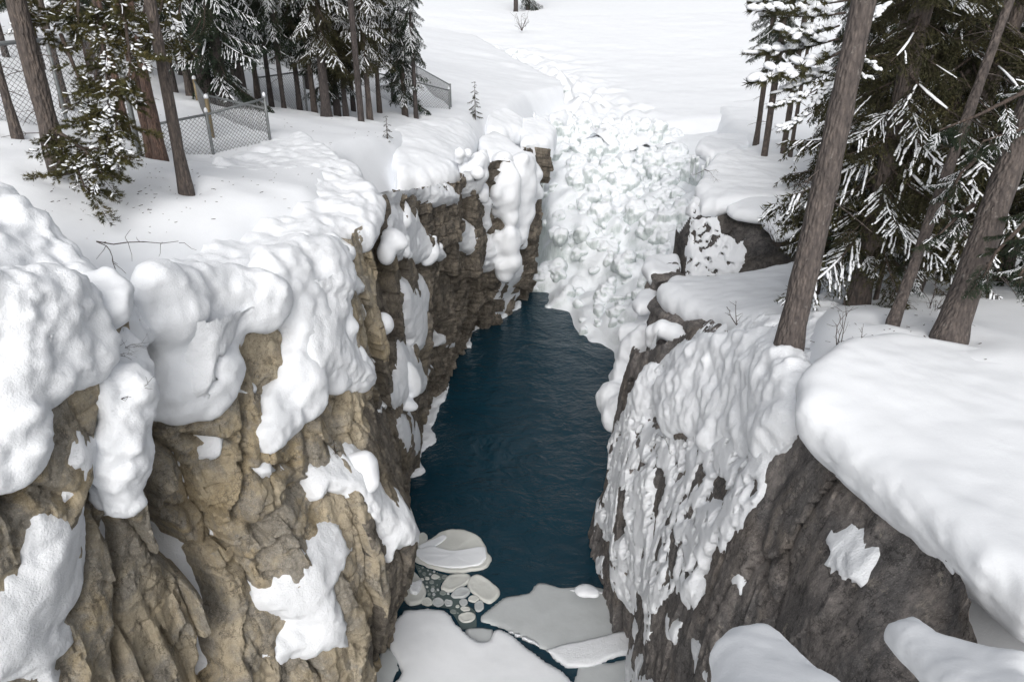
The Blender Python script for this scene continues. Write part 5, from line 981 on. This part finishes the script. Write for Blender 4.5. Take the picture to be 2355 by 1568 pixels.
fence('chain link panel behind the slim trunk at the snow bank bend', [(600,228,35),(703,226,32.5)], [.95,1.1], .14)
fence('far chain link fence ending above the rim sapling', [(800,205,43),(908,235,38.5),(1034,247,39.5)], [1.2,1.25,.85], .15)
fence('back line of the far chain link fence, running to its end post', [(960,196,48),(1037,243,40.3)], [1.15,1.05], .15, snow=False)
# tall grey pipe by the reddish stems
V, Q, T = tube([(0,0,-.5),(0,0,1.5),(0,0,3.4)], .065, 10); link('grey_pipe', mesh('grey_pipe', V, [Q, T], M['galv']), label='tall grey pipe standing at the left end of the near fence', cat='pipe', loc=at(327,378,19.8))

# ================================================================== TWIGS AND SHRUBS
def shrub(name, px, py, d, label, n=7, h=.6, seed=1, spread=.6, r=.008, down=0.0, cat='shrub', m='twig', side=None):
    rs = np.random.default_rng(seed); b = Mb(); p = at(px, py, d)
    for i in range(n):
        a = rs.uniform(0, 6.28) if side is None else side+rs.normal()*.5; q = [np.array([rs.normal()*.03, rs.normal()*.03, -.08])]; dr = np.array([math.cos(a)*spread, math.sin(a)*spread, 1.0-2*down]); dr /= np.linalg.norm(dr); L_ = h*rs.uniform(.5,1.1)
        for k in range(5): dr = dr + rs.normal(size=3)*.22 + np.array([0,0,-.10*down]); dr /= np.linalg.norm(dr); q.append(q[-1]+dr*L_/5)
        V, Q, T = tube(q, np.linspace(r, r*.35, 6), 4, False); b.add(V, None, Q)
        for e in range(5):
            k0 = rs.integers(1,6); q0 = q[k0]; d2 = dr+rs.normal(size=3)*.8; d2 /= np.linalg.norm(d2); s_ = q0+d2*L_*rs.uniform(.15,.4)*np.linspace(0,1,4)[:,None]+rs.normal(size=(4,3))*.012*L_
            V, Q, T = tube(s_, np.linspace(r*.5, r*.25, 4), 3, False); b.add(V, None, Q)
    return link(name, mesh(name, *b.arr(), M[m]), label=label, cat=cat, loc=p)
shrub('bare_shrub', 490,715,12.5,'bare twiggy shrub on the edge of the second tan buttress', 9, .75, 1)
shrub('bare_shrub', 450,760,12.2,'bare shrub hanging down the snow drape of the second buttress', 6, .8, 2, .9, down=.7)
shrub('bare_twig', 275,910,9.8,'twigs arching over the snow strip beside the cleft', 5, .6, 3, 1.0, down=.3, cat='twig')
shrub('bare_twig', 1700,745,16.0,'upright bare twig left of the big leaning trunk', 2, .95, 4, .5, .012, cat='twig', side=2.6)
shrub('bare_twig', 1930,800,11.6,'branching bare twig between the big trunk and the slab', 3, 1.0, 5, .5, .009, cat='twig', side=2.3)
shrub('bare_twig', 1965,795,11.4,'single bare twig leaning right above the slab', 1, .55, 6, .5, .009, cat='twig', side=.5)
shrub('bare_shrub', 1640,800,18.2,'dark twigs poking from the rock beside the arched snow roll', 8, .6, 7, .9, down=.3)
shrub('bare_shrub', 1790,560,23,'tangled bare shrub at the right end of the snow plastered rock', 10, .9, 8, .8)
shrub('bare_twig', 1620,385,29,'dead twig dangling over the far snow rock edge', 4, .8, 9, .8, down=.6, cat='twig')
shrub('bare_twig', 225,545,12.8,'fallen crooked branch on the snow beside the near bank', 2, 1.4, 10, 1.6, .012, down=.55, cat='twig', side=-.2)
shrub('bare_shrub', 1200,70,88,'sparse leafless bush on the far river bank', 8, 2.4, 11, .7, .03)
shrub('bare_shrub', 1960,680,16,'dead twigs drooping left of the thick straight trunk', 9, .9, 12, 1.0, down=.6)
shrub('bare_twig', 1530,1000,16.5,'fine twigs sprawled over the right cliff snow', 3, .8, 13, 1.2, .006, down=.5, cat='twig')
shrub('bare_shrub', 2140,720,14.5,'tangle of dead twigs between the leaning trunks', 12, 1.1, 14, .9)
shrub('grass_tuft', 240,800,10.0,'dry brown grass under the round snow boulder', 26, .5, 15, .9, .004, down=.6, cat='grass')
shrub('grass_tuft', 770,575,16.2,'dry roots and grass hanging beneath the cornice', 30, .45, 16, .8, .005, down=.8, cat='grass')
for i, (px, py, d) in enumerate([(262,450,15.6),(228,475,15.2),(345,455,16.1),(215,440,15.6),(240,500,14.8)]):
    rs = np.random.default_rng(300+i); V, T = needles(rs.normal(size=(20,3))*[.08,.08,.03], np.repeat([[0,0,1.0]],20,0), rs, 120, .12, .014, .7)
    link('needle_tuft', mesh('needle_tuft', V, [T], M['olive'], False), label=['small tuft of pine needles lying on the snow below the old pine','dark needle clump on the snow under the olive boughs','lone green tuft on the open snow left of the bare grey trunk','needle clump close beside the old pine boughs','lowest needle clump on the slope under the old pine'][i], cat='pine sprig', loc=at(px, py, d)+[0,0,.03])
# icicles
for i, (px, py, d, n, wd, lab) in enumerate([(1238,400,42.5,16,1.2,'curtain of icicles in the dark slot left of the falls'),(1610,395,36,12,1.0,'icicles hanging from the flat snow cap on the right'),(1300,560,43.0,9,.9,'row of icicles on the lower step of the falls')]):
    rs = np.random.default_rng(500+i); e = link('icicle_cluster', None, label=lab, cat='icicles', loc=at(px, py, d))
    for k in range(n):
        x_, y_ = rs.uniform(-wd/2, wd/2), rs.uniform(-.2,.2); L_ = rs.uniform(.5,2.2)*(1 if i == 0 else .6); z0 = rs.uniform(0,.8)
        V, Q, T = tube([[x_,y_,z0],[x_,y_,z0-L_*.4],[x_,y_,z0-L_*.75],[x_,y_,z0-L_]], [.10,.075,.045,.006], 7); link('icicle', mesh('icicle', V, [Q, T], M['ice']), e)

# fallen needles and bits of twig on the snow
def litter(pts_fn, n, seed):
    rs = np.random.default_rng(seed); b = Mb(); dg = bpy.context.evaluated_depsgraph_get()
    for i in range(n):
        px, py = pts_fn(rs); r_ = ray(px, py); hit, loc, nor, idx, ob, mx = sc.ray_cast(dg, (0, 0, CAMZ), tuple(r_/np.linalg.norm(r_)))
        if not hit or not (ob.name.startswith('snowy_ground') or ob.name.startswith('snow_')) or nor.z < .5: continue
        a = rs.uniform(0, 6.28); L_ = rs.uniform(.02,.09); p = np.array(loc)+[0,0,.006]; V, Q, T = tube([p, p+np.array([math.cos(a), math.sin(a), rs.uniform(-.1,.25)])*L_], rs.uniform(.003,.008), 3, False); b.add(V, None, Q)
    return b
b = litter(lambda rs: (rs.normal(260, 130), rs.normal(430, 60)), 170, 1); link('needle_litter', mesh('needle_litter', *b.arr(), M['twig']), kind='stuff')
b = litter(lambda rs: (rs.normal(2000, 170), rs.normal(790, 60)), 110, 2); link('needle_litter', mesh('needle_litter', *b.arr(), M['twig']), kind='stuff')
b = litter(lambda rs: (rs.uniform(430, 900), rs.uniform(250, 520)), 90, 3); link('needle_litter', mesh('needle_litter', *b.arr(), M['twig']), kind='stuff')
